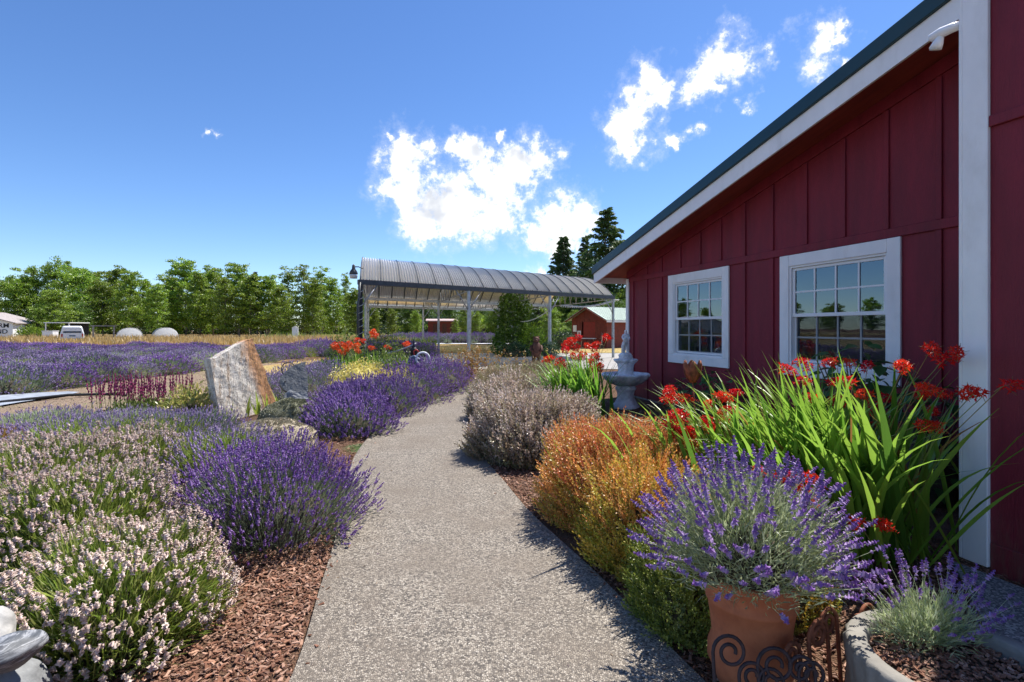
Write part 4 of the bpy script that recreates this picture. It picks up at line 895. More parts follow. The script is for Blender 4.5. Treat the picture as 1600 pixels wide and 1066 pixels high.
def ground_mat(label, x, y, rx, ry, H, seed, mat, base_mat):
    t = thing('thyme_mat', label, 'ground cover', (x, y, G(x, y)-.05)); random.seed(seed); m = MB(); core_dome(m, rx, ry, H, .97, 0, .22); b = m.build('mound', base_mat, t)
    b.data.polygons.foreach_set('use_smooth', [True]*len(b.data.polygons))
    n = 9000; f = MB(); o = Vector((seed, 0, 0)); D = dome_dirs(n, 0)
    # sit the leaves on the lumpy mound itself
    me = b.data; co = np.empty(len(me.vertices)*3); me.vertices.foreach_get('co', co); co = co.reshape(-1, 3)
    ids = np.array([p.vertices[:] for p in me.polygons]); f_i = RNG.integers(0, len(ids), n); w4 = RNG.dirichlet([1,1,1,1], n); P = (co[ids[f_i]]*w4[..., None]).sum(1)
    f.scatter(*LEAF, P, unit(P)+RNG.normal(0, .6, (n, 3)), np.stack([np.full(n, .014), np.full(n, .02), RNG.uniform(.014, .034, n)], 1), 0); stuffpart(f.build('foliage', mat, t)); return t
ground_mat('tan woolly thyme mat over a low mound in front of the standing stone', -3.30, 6.95, .66, .55, .40, 71, THYME, plain('thyme_mound_soil', (.34,.29,.21), .95, vary=.2, scale=30))
ground_mat('grey-green thyme mat over a rounded mound below the fish sculpture', -3.48, 8.15, .55, .5, .46, 72, THYME_GREEN, plain('green_mound_soil', (.17,.17,.11), .95, vary=.2, scale=30))
ground_mat('flat pale green ground cover at the path edge below the dark purple lavender', -2.15, 6.9, .36, .42, .05, 73, MOSS, plain('moss_soil', (.26,.30,.17), .95))
# standing slab
ol = [(200,240),(240,235),(285,205),(330,180),(380,148),(420,125),(455,110),(490,103),(500,150),(512,190),(545,290),(572,370),(578,430),(600,500),(640,600),(560,640),(500,670),(400,730),(330,745),(255,750),(238,640),(225,520),(212,380)]
k = 1/4.845*9/F; olz = [((x-400)*k*1.17, (735-y)*k*1.02) for x, y in ol]
SX = (300+400/4.845-800)/F*9
bm = noise_solid([(a, b-.12) for a, b in olz], .20, cuts=5, amp=.010, freq=6, seed=3)
st = thing('standing_stone', 'tall upright slab of white stone with orange rust streaks', 'stone', (SX, 9.0, G(SX, 9)), R(61)); st.rotation_euler[0] = R(-6)
bm_obj(bm, 'slab', SLAB, st)
ms = MB()
for ii, (x, y) in enumerate(((-4.95, 8.62), (-4.80, 8.66), (-4.5, 8.70), (-4.35, 8.72), (-4.28, 8.68), (-4.18, 8.75), (-4.02, 8.78))):
    t = thing('iris_plant', f'{nth(ii+1)} short yellow-green iris fan from the left at the foot of the white slab', 'iris', (x, y, G(x, y)), 0, 'iris fans at the stone')
    for j in range(random.randint(3, 5)):
        b, f_ = blade((random.uniform(-.03,.03), 0, -.02), random.uniform(0, 6.28), R(random.uniform(68, 86)), random.uniform(.22, .46), .035, random.uniform(.05, .4), 5); mm = MB(); mm.add(b, f_); mm.build('leaf', IRIS, t)
# carved fish-like stone on a rough base with a hoop
ol = [(690,440),(700,415),(720,388),(750,356),(790,330),(862,303),(858,350),(850,385),(866,402),(866,470),(868,545),(820,562),(760,552),(710,522),(688,482)]
k = 1/4.845*9.0/F; SX = (300+775/4.845-800)/F*9.0; zb = EYE+(HZ-(500+605/4.845))*9.0/F
sc = thing('fish_sculpture', 'carved grey stone fish with scaly body standing on a rough grey base', 'sculpture', (SX, 9.0, zb), R(30)); sc.rotation_euler[0] = R(-20)
bm_obj(noise_solid([((x-775)*k*1.1, (605-y)*k) for x, y in ol], .11, cuts=5, amp=.006, freq=9, seed=8), 'body', SCALES, sc)
bm_obj(noise_solid([((x-775)*k, (605-y)*k) for x, y in [(700,610),(705,560),(740,535),(800,552),(866,556),(874,600),(860,650),(690,660)]], .26, cuts=4, amp=.02, freq=8, seed=9), 'base', GREYSTONE, sc, (0, -.07, 0))
m = MB(); rr = 50*k; m.tube([((752-775)*k+rr*math.cos(a), .17, (605-342)*k+rr*1.1*math.sin(a)) for a in np.linspace(-.2, 4.4, 20)], .009, 6); m.build('hoop', BLACK, sc)
m = MB(); m.ball(((716-775)*k, -.004, (605-460)*k), .014, 0, 8); m.build('eye', BLACK, sc)
boulder('rock', 'dark grey rock with pale stripes stacked at the bottom left corner before white lavender', 'rock', -2.03, 2.06, .345, (.115,.10,.066), 4, ROCK_STRIPE, .2, 'stacked rocks', (0, R(-8), R(20)))
boulder('rock', 'pale whitish rock half hidden behind the dark striped rock', 'rock', -2.235, 2.17, .33, (.11,.10,.12), 6, ROCK_PALE, .22, 'stacked rocks')
boulder('rock', 'broad grey rock underneath the striped one', 'rock', -2.14, 2.10, .10, (.19,.17,.17), 9, GREYSTONE, .2, 'stacked rocks')

# ------------------------------------------------------------------ right of the path
heather('large pale pinkish heather bush at the path across from the vivid lavender', .30, 6.75, .90, .92, .78, 4600, 81, HEATH_PALE, HEATH_DULL, .3, (.22,.027), sq=3.6)
heather('pale grey-pink heather bush behind the largest heather beside the path', -.0, 9.3, .80, .8, .80, 3400, 82, HEATH_PALE, HEATH_DULL, .3, (.23,.029))
heather('brownish green heather bush where the path disappears', -.10, 11.9, .85, .8, .78, 4200, 83, HEATH_DULL, HEATH_GREEN, .3)
heather('brownish heather bush in front of the red crocosmia by the fountain', .95, 10.4, .8, .8, .74, 4200, 84, HEATH_DULL, HEATH_GREEN, .3)
heather('dull green heather bush in front of the carved wooden figure', .85, 13.2, 1.0, .9, .80, 3600, 85, HEATH_DULL, HEATH_GREEN, .3)
heather('orange tipped heather bush at the path with green lower sprigs', .98, 4.55, .72, .88, .80, 6500, 86, HEATH_ORANGE, HEATH_MIX, .55, (.17,.019), sq=4.5)
heather('golden orange heather lobe at the path edge before the potted lavender', .98, 3.70, .46, .58, .72, 4000, 87, HEATH_MIX, HEATH_GOLD, .5, (.16,.018), sq=4.5)
heather('low dark green heather at the foot of the terracotta pot', .96, 2.92, .28, .40, .50, 2200, 88, HEATH_GREEN, HEATH_GREEN, .2, (.14,.014), sq=4)
heather('pale heather tuft between the orange heather and the fountain bed', 1.25, 6.0, .6, .5, .5, 2600, 89, HEATH_PALE, HEATH_DULL, .3)
heather('small yellow-green heather behind the terracotta pot', 1.58, 2.95, .26, .24, .30, 1100, 90, HEATH_GOLD, HEATH_GREEN, .4, (.09,.011))

def crocosmia(label, x, y, n_leaf, n_small, head_px, seed, leafL=(.75,1.2), spread=(.5,.3), petal=None, depth=(0,0), az0=None, single=True, hs_=1.0, wid=(.026,.046), bend=(.15,1.1)):
    random.seed(seed); z0 = G(x, y); t = thing('crocosmia_plant', label, 'crocosmia', (x, y, z0)); base_m = MB()
    for i in range(n_leaf+n_small):
        bx, by = random.gauss(0, spread[0]), random.gauss(0, spread[1]); az = random.uniform(0, 6.28)
        if az0 is not None and random.random() < .72: az = random.gauss(az0, .75)
        e = R(random.uniform(52, 84)); V, Fs = blade((bx, by, 0), az, e, random.uniform(*leafL), random.uniform(*wid), random.uniform(*bend))
        if single and i < n_leaf: mm = MB(); mm.add(V, Fs); mm.build('leaf', DRY_BROWN if random.random() < .05 else CRO_LEAF, t)
        else: base_m.add(V, Fs)
    if base_m.n: stuffpart(base_m.build('foliage', CRO_LEAF, t))
    heads = [crocosmia_head(seed*10+k, 13, hs_).mesh('flower_head', [petal or CRO_RED, CRO_STEM]) for k in range(4)]
    sm = MB()
    for i, (px, py, Y) in enumerate(head_px):
        p = at(px, py, Y); l = p-Vector((x, y, z0)); o = obj('flower_head', heads[i % 4], t, l); o.rotation_euler = (random.uniform(-.3,.3), random.uniform(-.3,.2), random.uniform(0, 6.28)); s_ = random.uniform(.75, 1.1); o.scale = (s_, s_, s_)
        b = Vector((l.x*.25+random.gauss(0,.1), l.y*.25+random.gauss(0,.1), .05)); mid = b.lerp(l, .6)+Vector((0,0,.16)); sm.tube([b, mid, l], [.0045,.0035,.0025], 4)
    stuffpart(sm.build('flower_stalk', CRO_STEM, t)); return t
hp = [(1035,625),(1052,610),(1058,626),(1120,622),(1105,668),(1128,650),(1150,645),(1140,618),(1180,668),(1172,685),(1245,682),(1038,668),(1057,682),(1074,690),(1215,577),(1310,567),(1337,570),(1355,574),(1425,577),(1332,598),(1352,633),(1360,642),(1430,612),(1445,615),(1470,615),(1500,614),(1520,616),(1535,620),(1565,605),(1455,545),(1490,552),(1470,567),(1412,575),(1262,572),(1300,600),(1100,660),(1262,596)]
hp += [(random.uniform(1045,1290), random.uniform(605,715)) for _ in range(16)]+[(random.uniform(1290,1480), random.uniform(590,690)) for _ in range(8)]
hl_ = [(1185,737),(1215,748),(1240,748),(1258,745),(1262,780),(1232,762),(1372,820),(1350,830)]
HP = [(px, py, 3.05) if px > 1505 else (px, py, 4.1+random.uniform(-.35, .35)-(.45 if px > 1400 else 0)+(.25 if px < 1250 else 0)) for px, py in hp]+[(px, py, 3.1+random.uniform(-.1,.1)) for px, py in hl_]
crocosmia('large clump of red crocosmia with sword leaves in front of the white corner board', 2.55, 3.85, 220, 90, HP[15:34], 101, (1.0,1.6), (.28,.22), az0=R(190), wid=(.032,.056), bend=(.2,1.4))
crocosmia('leaning red crocosmia clump with arching leaves behind the potted lavender', 2.0, 4.1, 150, 60, HP[:15]+HP[34:], 102, (.9,1.45), (.30,.20), az0=R(185), bend=(.45,1.7), wid=(.028,.050))
crocosmia('red crocosmia clump beside the stone fountain', 1.25, 9.0, 0, 280, [(px, py, 9.2+random.uniform(-.4,.3)) for px, py in [(905,545),(915,540),(942,527),(895,556),(878,565),(925,577),(948,530),(932,556),(870,572),(885,548),(912,556),(922,560),(940,575),(900,536),(890,540),(908,530),(925,545),(938,538),(902,562),(865,562),(880,575),(918,568)]], 103, (.9,1.4), (.20,.26), single=False, hs_=1.5, az0=R(190), bend=(.3,1.3))
crocosmia('orange-red crocosmia clump in front of the canopy corner post', -4.45, 15.6, 0, 170, [(px, py, 15.5+random.uniform(-.5,.5)) for px, py in [(578,523),(584,519),(590,526),(562,540),(575,545),(545,545),(556,550),(602,543),(570,534),(555,533)]], 104, (.7,1.15), (.45,.3), CRO_ORANGE, single=False, hs_=1.8, wid=(.03,.05), bend=(.05,.5))
crocosmia('orange-red crocosmia clump next to the low dark shrub by the dry lawn', -5.15, 15.4, 0, 60, [(px, py, 15.2+random.uniform(-.4,.4)) for px, py in [(522,540),(530,538),(538,545),(528,549),(545,540),(536,553),(518,545)]], 105, (.6,.9), (.3,.25), CRO_ORANGE, single=False, hs_=1.8, bend=(.05,.5))
crocosmia('small orange crocosmia tuft between the canopy and the hand pump', -3.4, 16.2, 0, 110, [(630,540,16),(640,541,16),(636,537,16)], 106, (.7,1.1), (.35,.25), CRO_ORANGE, single=False, hs_=2.0, bend=(.5,1.4))

def big_leaf_mesh(seed):
    random.seed(seed); V = []; n = 6
    for i in range(n+1):
        t = i/n; w_ = .36*math.sin(math.pi*min(1, t**.8))**.8*(1-.25*t); c = -.25*t*t; wob = random.uniform(-.02, .02)
        V += [(-w_, t+wob, c+.22*w_), (0, t, c), (w_, t-wob, c+.22*w_)]
    mm = MB(); mm.add(V, [(i*3+k, i*3+k+1, i*3+k+4, i*3+k+3) for i in range(n) for k in (0, 1)], 0, True); return mm.mesh('leaf', [HYD_LEAF])
HL = [big_leaf_mesh(s_) for s_ in range(4)]
def hydrangea(label, x, y, rx, ry, H, n, size, seed):
    random.seed(seed); t = thing('hydrangea_shrub', label, 'shrub', (x, y, G(x, y))); s_ = MB()
    for k in range(7):
        a = random.uniform(0, 6.28); s_.tube([(0,0,-.03), (.3*rx*math.cos(a), .3*ry*math.sin(a), H*.4), (.7*rx*math.cos(a), .7*ry*math.sin(a), H*.8)], [.012, .01, .006], 5)
    s_.build('stem', TWIG, t)
    for i in range(n):
        d = Vector(dome_dirs(1, .0)[0]); p = Vector((d.x*rx, d.y*ry, d.z*H))*random.uniform(.7, 1.0); o = obj('leaf', HL[i % 4], t, p); k = size*random.uniform(.6, 1.2); o.scale = (k, k, k)
        o.rotation_euler = (random.uniform(-.7, .3), random.uniform(-.4, .4), math.atan2(d.y, d.x)-math.pi/2+random.uniform(-.7, .7))
    f = MB(); core_dome(f, rx, ry, H, .6, 1, .25); stuffpart(f.build('foliage', [HYD_LEAF, WOODY_SHADE], t)); return t
hydrangea('dark green hydrangea under the larger window behind the crocosmia', 3.85, 5.65, .60, .6, 1.55, 220, .18, 111)
hydrangea('dark green broad-leaved shrub under the window with the neon sign', 3.12, 8.1, .72, .6, .98, 250, .135, 112)
hydrangea('dark green broad-leaved shrub in the shade at the wall behind the red flower tips', 3.95, 4.9, .45, .45, 1.25, 110, .16, 113)

# dry bits lying on the path
m = MB(); n = 420; yy = RNG.uniform(1.9, 13, n); l = np.interp(yy, [a[1] for a in PL], [a[0] for a in PL]); r_ = np.interp(yy, [a[1] for a in PR], [a[0] for a in PR])
f = np.where(RNG.random(n) < .8, np.where(RNG.random(n) < .5, RNG.beta(1, 7, n), 1-RNG.beta(1, 7, n)), RNG.random(n)); xx = l+(r_-l)*(.01+.98*f)
m.scatter(*LEAF, np.stack([xx, yy, gz(xx, yy)+.031], 1), RNG.normal(0, 1, (n, 3))*np.array([1, 1, .12]), np.stack([RNG.uniform(.003, .009, n), RNG.uniform(.008, .028, n), RNG.uniform(.008, .028, n)], 1)); o = m.build('plant_litter', leafmat('dry_litter', [(.20,.12,.07),(.34,.24,.14),(.24,.16,.22),(.12,.07,.045)], .1)); o['kind'] = 'stuff'

# terracotta pot with lavender
PX, PY = 1.10, 2.36; pot = thing('terracotta_pot', 'large weathered terracotta pot with a rolled rim and swagged belly', 'pot', (PX, PY, 0.0)); pot.scale = (1, 1, 1.22)
def swg(t, r, z): return 1+(.045*abs(math.sin(t*4)) if .06 < z < .17 else 0)
m = MB(); m.lathe([(.0001,.0),(.135,.0),(.145,.02),(.16,.05),(.180,.10),(.178,.15),(.168,.19),(.176,.26),(.188,.325),(.196,.33),(.198,.345),(.190,.352),(.203,.40),(.212,.41),(.216,.425),(.210,.44),(.196,.44),(.19,.43),(.182,.36)], 64, mod=swg); m.build('body', TERRA, pot)
m = MB(); m.lathe([(.0001,.385),(.186,.38)], 32); m.build('soil', SOIL_DARK, pot)
PLv = thing('lavender_plant', 'bushy purple lavender with silvery leaves growing in the terracotta pot', 'lavender', (PX, PY+.03, .53))
fo = MB(); core_dome(fo, .33, .33, .30, .7, 1, .2); n = 9000; D = dome_dirs(n, -.12 if False else .0, .9); P = D*np.array([.38,.38,.38])*(RNG.uniform(.5, 1.0, n)*bush_lump(D, 9, .2))[:, None]; P[:, 2] += .01-.02*(1-D[:, 2])**2
L = RNG.uniform(.035, .075, n); fo.scatter(*LEAF, P, D*np.array([1,1,.8])+np.array([0,0,.45])+RNG.normal(0, .4, (n, 3)), np.stack([L*.11, L, L], 1), 0); stuffpart(fo.build('foliage', [LAV_PALE, WOODY_SHADE], PLv))
SPM = []
for k in range(5):
    random.seed(200+k); mm = MB(); sv, sf = SPIKES[k % 3]; L = .26; bd = random.uniform(-.02, .02)
    mm.tube([(0,0,0),(bd,0,L*.5),(0,0,L)], [.0016,.0014,.0012], 4, 0, False); mm.scatter(*(spike_shape(6)), [(0,0,L-.01)], [(0,0,1)], np.array([[.0150,.0150,.052+.008*k]]), 1)
    if k in (1, 3): mm.scatter(*(spike_shape(2, gap=False)), [(0,0,L-.055)], [(0,0,1)], np.array([[.011,.011,.02]]), 1)
    SPM.append(mm.mesh('flower_spike', [LAV_PALE, LAV_POT]))
random.seed(21)
D = dome_dirs(440, .05, .8)
for i, d in enumerate(D):
    dv = Vector(d); tip = Vector((dv.x*.55, dv.y*.53, .05+dv.z*.52))*random.uniform(.76, 1.03); tip.z -= .05*(1-dv.z)**2
    dr = (Vector((dv.x, dv.y, dv.z*.7+.45-.5*(1-dv.z)**3))+Vector((random.gauss(0,.15), random.gauss(0,.15), random.gauss(0,.1)))).normalized()
    s_ = random.uniform(.8, 1.15); o = obj('flower_spike', SPM[i % 5], PLv, tip-dr*.30*s_); o.rotation_mode = 'QUATERNION'; o.rotation_quaternion = dr.to_track_quat('Z', 'Y'); o.scale = (s_*random.uniform(.85,1.15), s_*random.uniform(.85,1.15), s_)
# round bark-textured planter with a thin lavender
RX, RY = 1.72, 1.97; pl = thing('round_planter', 'round grey concrete planter with rough bark sides at the bottom right corner', 'planter', (RX, RY, 0)); pl.scale = (1, 1, 1.06)
def barkm(t, r, z): return 1+(.018*math.sin(t*31+z*9)+.012*math.sin(t*57) if r > .34 and z < .345 else 0)
m = MB(); m.lathe([(.345,-.02),(.36,.04),(.363,.12),(.359,.2),(.365,.28),(.368,.335),(.362,.352),(.352,.358),(.302,.358),(.294,.352),(.288,.33),(.287,.2)], 120, mod=barkm); m.build('wall', CONC, pl)
m = MB(); m.lathe([(.0001,.30),(.15,.305),(.292,.285)], 32); m.build('soil', SOIL_DARK, pl)
ch = MB(); n = 900; a = RNG.uniform(0, 6.28, n); r_ = .285*np.sqrt(RNG.random(n)); ch.scatter([(-.5,-.5,-.5),(.5,-.5,-.5),(.5,.5,-.5),(-.5,.5,-.5),(-.5,-.5,.5),(.5,-.5,.5),(.5,.5,.5),(-.5,.5,.5)], [(0,3,2,1),(4,5,6,7),(0,1,5,4),(1,2,6,5),(2,3,7,6),(3,0,4,7)], np.stack([r_*np.cos(a), r_*np.sin(a), np.full(n, .312)], 1), RNG.normal(0, .3, (n, 3))+np.array([0,0,1]), np.stack([RNG.uniform(.012,.03,n), RNG.uniform(.006,.012,n), np.full(n, .004)], 1)); stuffpart(ch.build('chip', CHIP, pl))
P2 = thing('lavender_plant', 'small open lavender growing in the round concrete planter', 'lavender', (RX+.04, RY+.20, .32))
fo = MB(); n = 2600; D = dome_dirs(n, 0, .8); P = D*np.array([.24,.13,.20])*(RNG.uniform(.2, 1.0, n))[:, None]; L = RNG.uniform(.03, .06, n); fo.scatter(*LEAF, P, D+np.array([0,0,.6])+RNG.normal(0, .4, (n, 3)), np.stack([L*.12, L, L], 1), 0); stuffpart(fo.build('foliage', LAV_PALE, P2))
for i, d in enumerate(dome_dirs(95, .1, .9)):
    dv = Vector(d); tip = Vector((dv.x*.37+.03, dv.y*.22+.03, .06+dv.z*.30))*random.uniform(.75, 1.08); dr = Vector((dv.x, dv.y, dv.z*.6+.5)).normalized(); s_ = random.uniform(.6, .85)
    o = obj('flower_spike', SPM[i % 5], P2, tip-dr*.30*s_); o.rotation_mode = 'QUATERNION'; o.rotation_quaternion = dr.to_track_quat('Z', 'Y'); o.scale = (s_, s_, s_)
# scroll edging
def scroll_pts(h, r, sg, turns=1.55):
    P = [(0,0,-.08),(0,0,h*.4),(0,0,h-r)]
    for i in range(1, 34):
        a = math.pi-2*math.pi*turns*i/33; q = r*(1-.72*(i/33)); cx = sg*r*(1-.0); P.append((sg*(r+q*math.cos(a))-0*cx, 0, h-r+q*math.sin(a)))
    return P
def scroll_fence(label, p, q, specs, mat, lean, rad):
    p, q = Vector((*p, 0)), Vector((*q, 0)); d = q-p; t = thing('scroll_fence', label, 'garden edging', (p.x, p.y, G(p.x, p.y)), math.atan2(d.y, d.x)); t.rotation_euler[0] = lean
    for (s_, h, r, sg) in specs: m = MB(); m.tube(scroll_pts(h, r, sg), rad, 8); m.build('scroll', mat, t, (d.length*s_, 0, 0))
    return t
scroll_fence('rusty brown wire scroll edging between the pot and the round planter', (1.20, 2.13), (1.66, 2.36), [(.05,.34,.052,-1),(.17,.38,.060,1),(.42,.39,.062,-1),(.56,.42,.062,-1),(.76,.34,.055,1),(.9,.37,.058,1),(1.0,.33,.05,1)], RUST, R(-4), .0085)
scroll_fence('dark iron scroll edging leaning against the front of the terracotta pot', (.82, 2.04), (1.20, 2.02), [(.0,.40,.07,1),(.26,.30,.055,1),(.46,.36,.075,1),(.72,.28,.055,-1),(.88,.31,.055,1),(1.05,.33,.055,-1)], IRON, R(-10), .0075)
tg = thing('plant_tag', 'small pale blue-white plant tag stuck in the bark behind the pot', 'plant tag', (2.06, 3.0, G(2.06, 3.0)), R(30)); m = MB(); m.prism([(-.015,0,.06),(.015,0,.06),(.022,0,.14),(0,0,.16),(-.022,0,.14)], (0,.002,0)); m.build('plate', WHITE_BOARD, tg); m = MB(); m.box((-.003,.0005,-.04),(.003,.0015,.06)); m.build('stake', METAL_GREY, tg)
# rusty tulip on a stake
tu = thing('tulip_ornament', 'rusty metal tulip on a thin stake in front of the red wall', 'garden ornament', (1.63, 4.62, G(1.63, 4.62)))
m = MB(); m.tube([(.05,0,-.1),(.05,0,.4),(.02,0,.9),(0,0,1.17)], .006, 6); m.build('stem', RUST, tu)
for k in range(6):
    a = k*math.pi/3+.3; m = MB(); V = []
    for i in range(7):
        t = i/6; r = .012+.062*math.sin(math.pi*min(1, t*.62+.05))+(.012*t if t > .7 else 0); w_ = .048*math.sin(math.pi*min(1, .12+t*.86))**.7; c = Vector((math.cos(a)*r, math.sin(a)*r, 1.16+.20*t)); s_ = Vector((-math.sin(a), math.cos(a), 0))*w_; o_ = Vector((math.cos(a), math.sin(a), 0))*.006
        V += [c-s_-o_, c+o_*.5, c+s_-o_]
    m.add([tuple(v) for v in V], [(i*3+j, i*3+j+1, i*3+j+4, i*3+j+3) for i in range(6) for j in (0, 1)], 0, True); ob = m.build('petal', RUST, tu); md = ob.modifiers.new('sheet', 'SOLIDIFY'); md.thickness = .002
V, Fs = blade((.04, -.005, .62), R(165), R(28), .34, .05, .35, 7); m = MB(); m.add(V, Fs); ob = m.build('leaf', RUST, tu); md = ob.modifiers.new('sheet', 'SOLIDIFY'); md.thickness = .002

# fountain
FX, FY = 2.32, 10.45; fz = G(FX, FY); ft = thing('fountain', 'tiered pale grey stone fountain with a small figure at the red wall corner', 'fountain', (FX, FY, fz), R(10)); ft.scale = (1.13, 1.13, 1.13)
lob = lambda n, a: (lambda t, r, z: 1+a*(abs(math.cos(t*n/2))-.5))
m = MB(); m.lathe([(.0001,-.05),(.235,-.05),(.24,.02),(.215,.06),(.185,.10),(.155,.17),(.15,.24),(.165,.30),(.185,.33),(.19,.36),(.17,.38),(.16,.42),(.0001,.42)], 40, mod=lambda t, r, z: 1+(.07*math.cos(t*4) if z < .2 else .02*math.cos(t*8))); m.build('pedestal', FOUNT, ft)
m = MB(); m.lathe([(.0001,.40),(.18,.40),(.28,.44),(.37,.51),(.415,.575),(.425,.60),(.405,.615),(.375,.60),(.30,.535),(.15,.50),(.0001,.50)], 64, mod=lob(8, .12)); m.build('lower_basin', FOUNT, ft)
m = MB(); m.lathe([(.0001,.48),(.155,.48),(.15,.54),(.138,.60),(.135,.70),(.15,.78),(.17,.81),(.0001,.81)], 32, mod=lambda t, r, z: 1+.025*math.cos(t*10)); m.build('column', FOUNT, ft)
m = MB(); m.lathe([(.0001,.80),(.16,.80),(.205,.835),(.215,.86),(.20,.872),(.17,.85),(.0001,.845)], 64, mod=lob(10, .10)); m.build('upper_basin', FOUNT, ft)
m = MB(); m.lathe([(.0001,.84),(.125,.84),(.13,.88),(.115,.915),(.12,.94),(.10,.965),(.075,.985),(.0001,.99)], 20, mod=lambda t, r, z: 1+.12*math.sin(t*5+z*40)); m.build('rock_base', FOUNT, ft)
def skin_figure(name, verts, edges, mat, parent, loc, sub=2):
    me = bpy.data.meshes.new(name); me.from_pydata([v[:3] for v in verts], edges, []); me.materials.append(mat); o = obj(name, me, parent, loc)
    o.modifiers.new('skin', 'SKIN'); 
    ly = me.skin_vertices[0].data if me.skin_vertices else None
    if ly is None:
        bm = bmesh.new(); bm.from_mesh(me); bm.verts.layers.skin.verify(); bm.to_mesh(me); bm.free(); ly = me.skin_vertices[0].data
    for i, v in enumerate(verts): ly[i].radius = (v[3], v[4] if len(v) > 4 else v[3]); ly[i].use_root = (i == 0)
    sb = o.modifiers.new('sub', 'SUBSURF'); sb.levels = sub; sb.render_levels = sub; return o
FV = [(0,0,.20,.040,.034),(.003,.0,.255,.034,.028),(.0,.0,.315,.042,.030),(-.002,-.002,.350,.018),(-.006,-.010,.385,.026,.028),(-.006,-.012,.412,.022,.024),
      (.026,-.004,.15,.026),(.030,-.016,.085,.021),(.034,-.004,.02,.017),(.040,-.03,.006,.013), (-.024,.004,.15,.027),(-.020,-.014,.085,.021),(-.022,.006,.02,.017),(-.026,-.022,.006,.013),
      (.052,.0,.318,.018),(.068,-.018,.262,.014),(.040,-.055,.232,.011),(.012,-.066,.236,.010), (-.050,-.006,.318,.018),(-.078,-.030,.275,.014),(-.070,-.060,.236,.011),(-.050,-.072,.226,.010)]
FE = [(0,1),(1,2),(2,3),(3,4),(4,5),(0,6),(6,7),(7,8),(8,9),(0,10),(10,11),(11,12),(12,13),(2,14),(14,15),(15,16),(16,17),(2,18),(18,19),(19,20),(20,21)]
sg = skin_figure('figure', FV, FE, FOUNT, ft, (0, 0, .985))
m = MB(); m.lathe([(.0001,-.05),(.03,-.048),(.045,-.01),(.04,.03),(.02,.05),(.026,.065),(.0001,.062)], 16, mod=lambda t, r, z: 1+.05*math.cos(t*6)); ob = m.build('jar', FOUNT, ft, (-.035,-.075,1.21)); ob.rotation_euler = (R(30), R(-35), 0)
m = MB(); dr_ = [(-.03,-.045,.23),(-.055,-.05,.18),(-.06,-.03,.12),(-.05,.0,.05),(-.04,.02,.0)]; m.tube(dr_, [.02,.03,.034,.032,.03], 10); ob = m.build('drapery', FOUNT, ft, (0,0,.985))

# ------------------------------------------------------------------ far end of the garden
pm_ = thing('hand_pump', 'old black hand water pump with a long handle pointing at the orange flowers', 'water pump', (-2.80, 14.6, 0))
m = MB(); m.lathe([(.09,0),(.09,.03),(.05,.05),(.045,.55),(.06,.57),(.06,.62),(.045,.64)], 14); m.build('standpipe', BLACK, pm_)
m = MB(); m.lathe([(.05,.64),(.095,.68),(.10,1.0),(.11,1.02),(.11,1.06),(.07,1.09),(.03,1.16),(.015,1.34),(.0001,1.35)], 16); m.build('head', BLACK, pm_)
m = MB(); m.tube([(.08,0,.84),(.18,0,.83),(.24,0,.76)], [.035,.03,.028], 8); m.build('spout', BLACK, pm_)
m = MB(); m.tube([(.07,0,1.22),(-.02,0,1.17),(-.35,-.02,1.04),(-.74,-.05,.93)], [.018,.022,.02,.024], 8); m.build('handle', METAL_GREY, pm_)
wh = thing('wheel_ornament', 'small blue-grey cart ornament with a pale spoked wheel beside the hand pump', 'garden ornament', (-2.36, 13.55, .62), R(10))
m = MB(); m.tube([(.17*math.cos(a), -.02, .22+.17*math.sin(a)) for a in np.linspace(0, 2*math.pi, 25)[:-1]], .028, 7, closed=True); m.build('tyre', WHITE_BOARD, wh)
m = MB(); 
for k in range(8): a = k*math.pi/4; m.tube([(.0,-.02,.22),(.15*math.cos(a),-.02,.22+.15*math.sin(a))], .008, 4)
m.ball((0,-.02,.22), .035, 0, 8); m.build('spoke', METAL_GREY, wh)
m = MB(); m.prism([(-.40,0,.12),(-.12,0,.08),(-.06,0,.22),(-.22,0,.32),(-.36,0,.26)], (0,.26,0)); m.build('body', BLUE_ENAMEL, wh, bevel=.02)
m = MB(); m.tube([(-.22,.13,.30),(-.24,.13,.42),(-.17,.13,.46),(-.10,.13,.40)], .02, 6); m.build('seat_bar', RED_ENAMEL, wh)
m = MB(); m.box((-.36,.02,-.62),(-.30,.08,.14)); m.box((-.16,.02,-.62),(-.10,.08,.12)); m.build('stand', METAL_DARK, wh)
def dry_plant(label, x, y, rx, ry, H, n, seed, mat, w_=.02, leaves=900):
    random.seed(seed); t = thing('dry_plant', label, 'plant', (x, y, G(x, y))); m = MB()
    P = np.stack([RNG.normal(0, rx*.5, n), RNG.normal(0, ry*.5, n), np.zeros(n)], 1); d = np.stack([P[:, 0]*.5, P[:, 1]*.5, np.ones(n)], 1)+RNG.normal(0, .12, (n, 3)); h = H*RNG.uniform(.6, 1.05, n)
    m.scatter(*RIB, P, d, np.stack([np.full(n, w_*.5), np.ones(n), h], 1)); q = RNG.integers(0, n, leaves); f = RNG.uniform(.25, 1, leaves)
    m.scatter(*LEAF, P[q]+unit(d[q])*(h[q]*f)[:, None]+RNG.normal(0, .04, (leaves, 3)), RNG.normal(0, 1, (leaves, 3))+np.array([0,0,.3]), np.stack([np.full(leaves, .04), np.full(leaves, .06), RNG.uniform(.04, .09, leaves)], 1)); stuffpart(m.build('foliage', mat, t)); return t
dry_plant('withered brown and yellow plant beside a canopy post at the end of the path', -1.25, 15.3, .55, .35, 1.12, 60, 5, DRY_BROWN, leaves=1500)
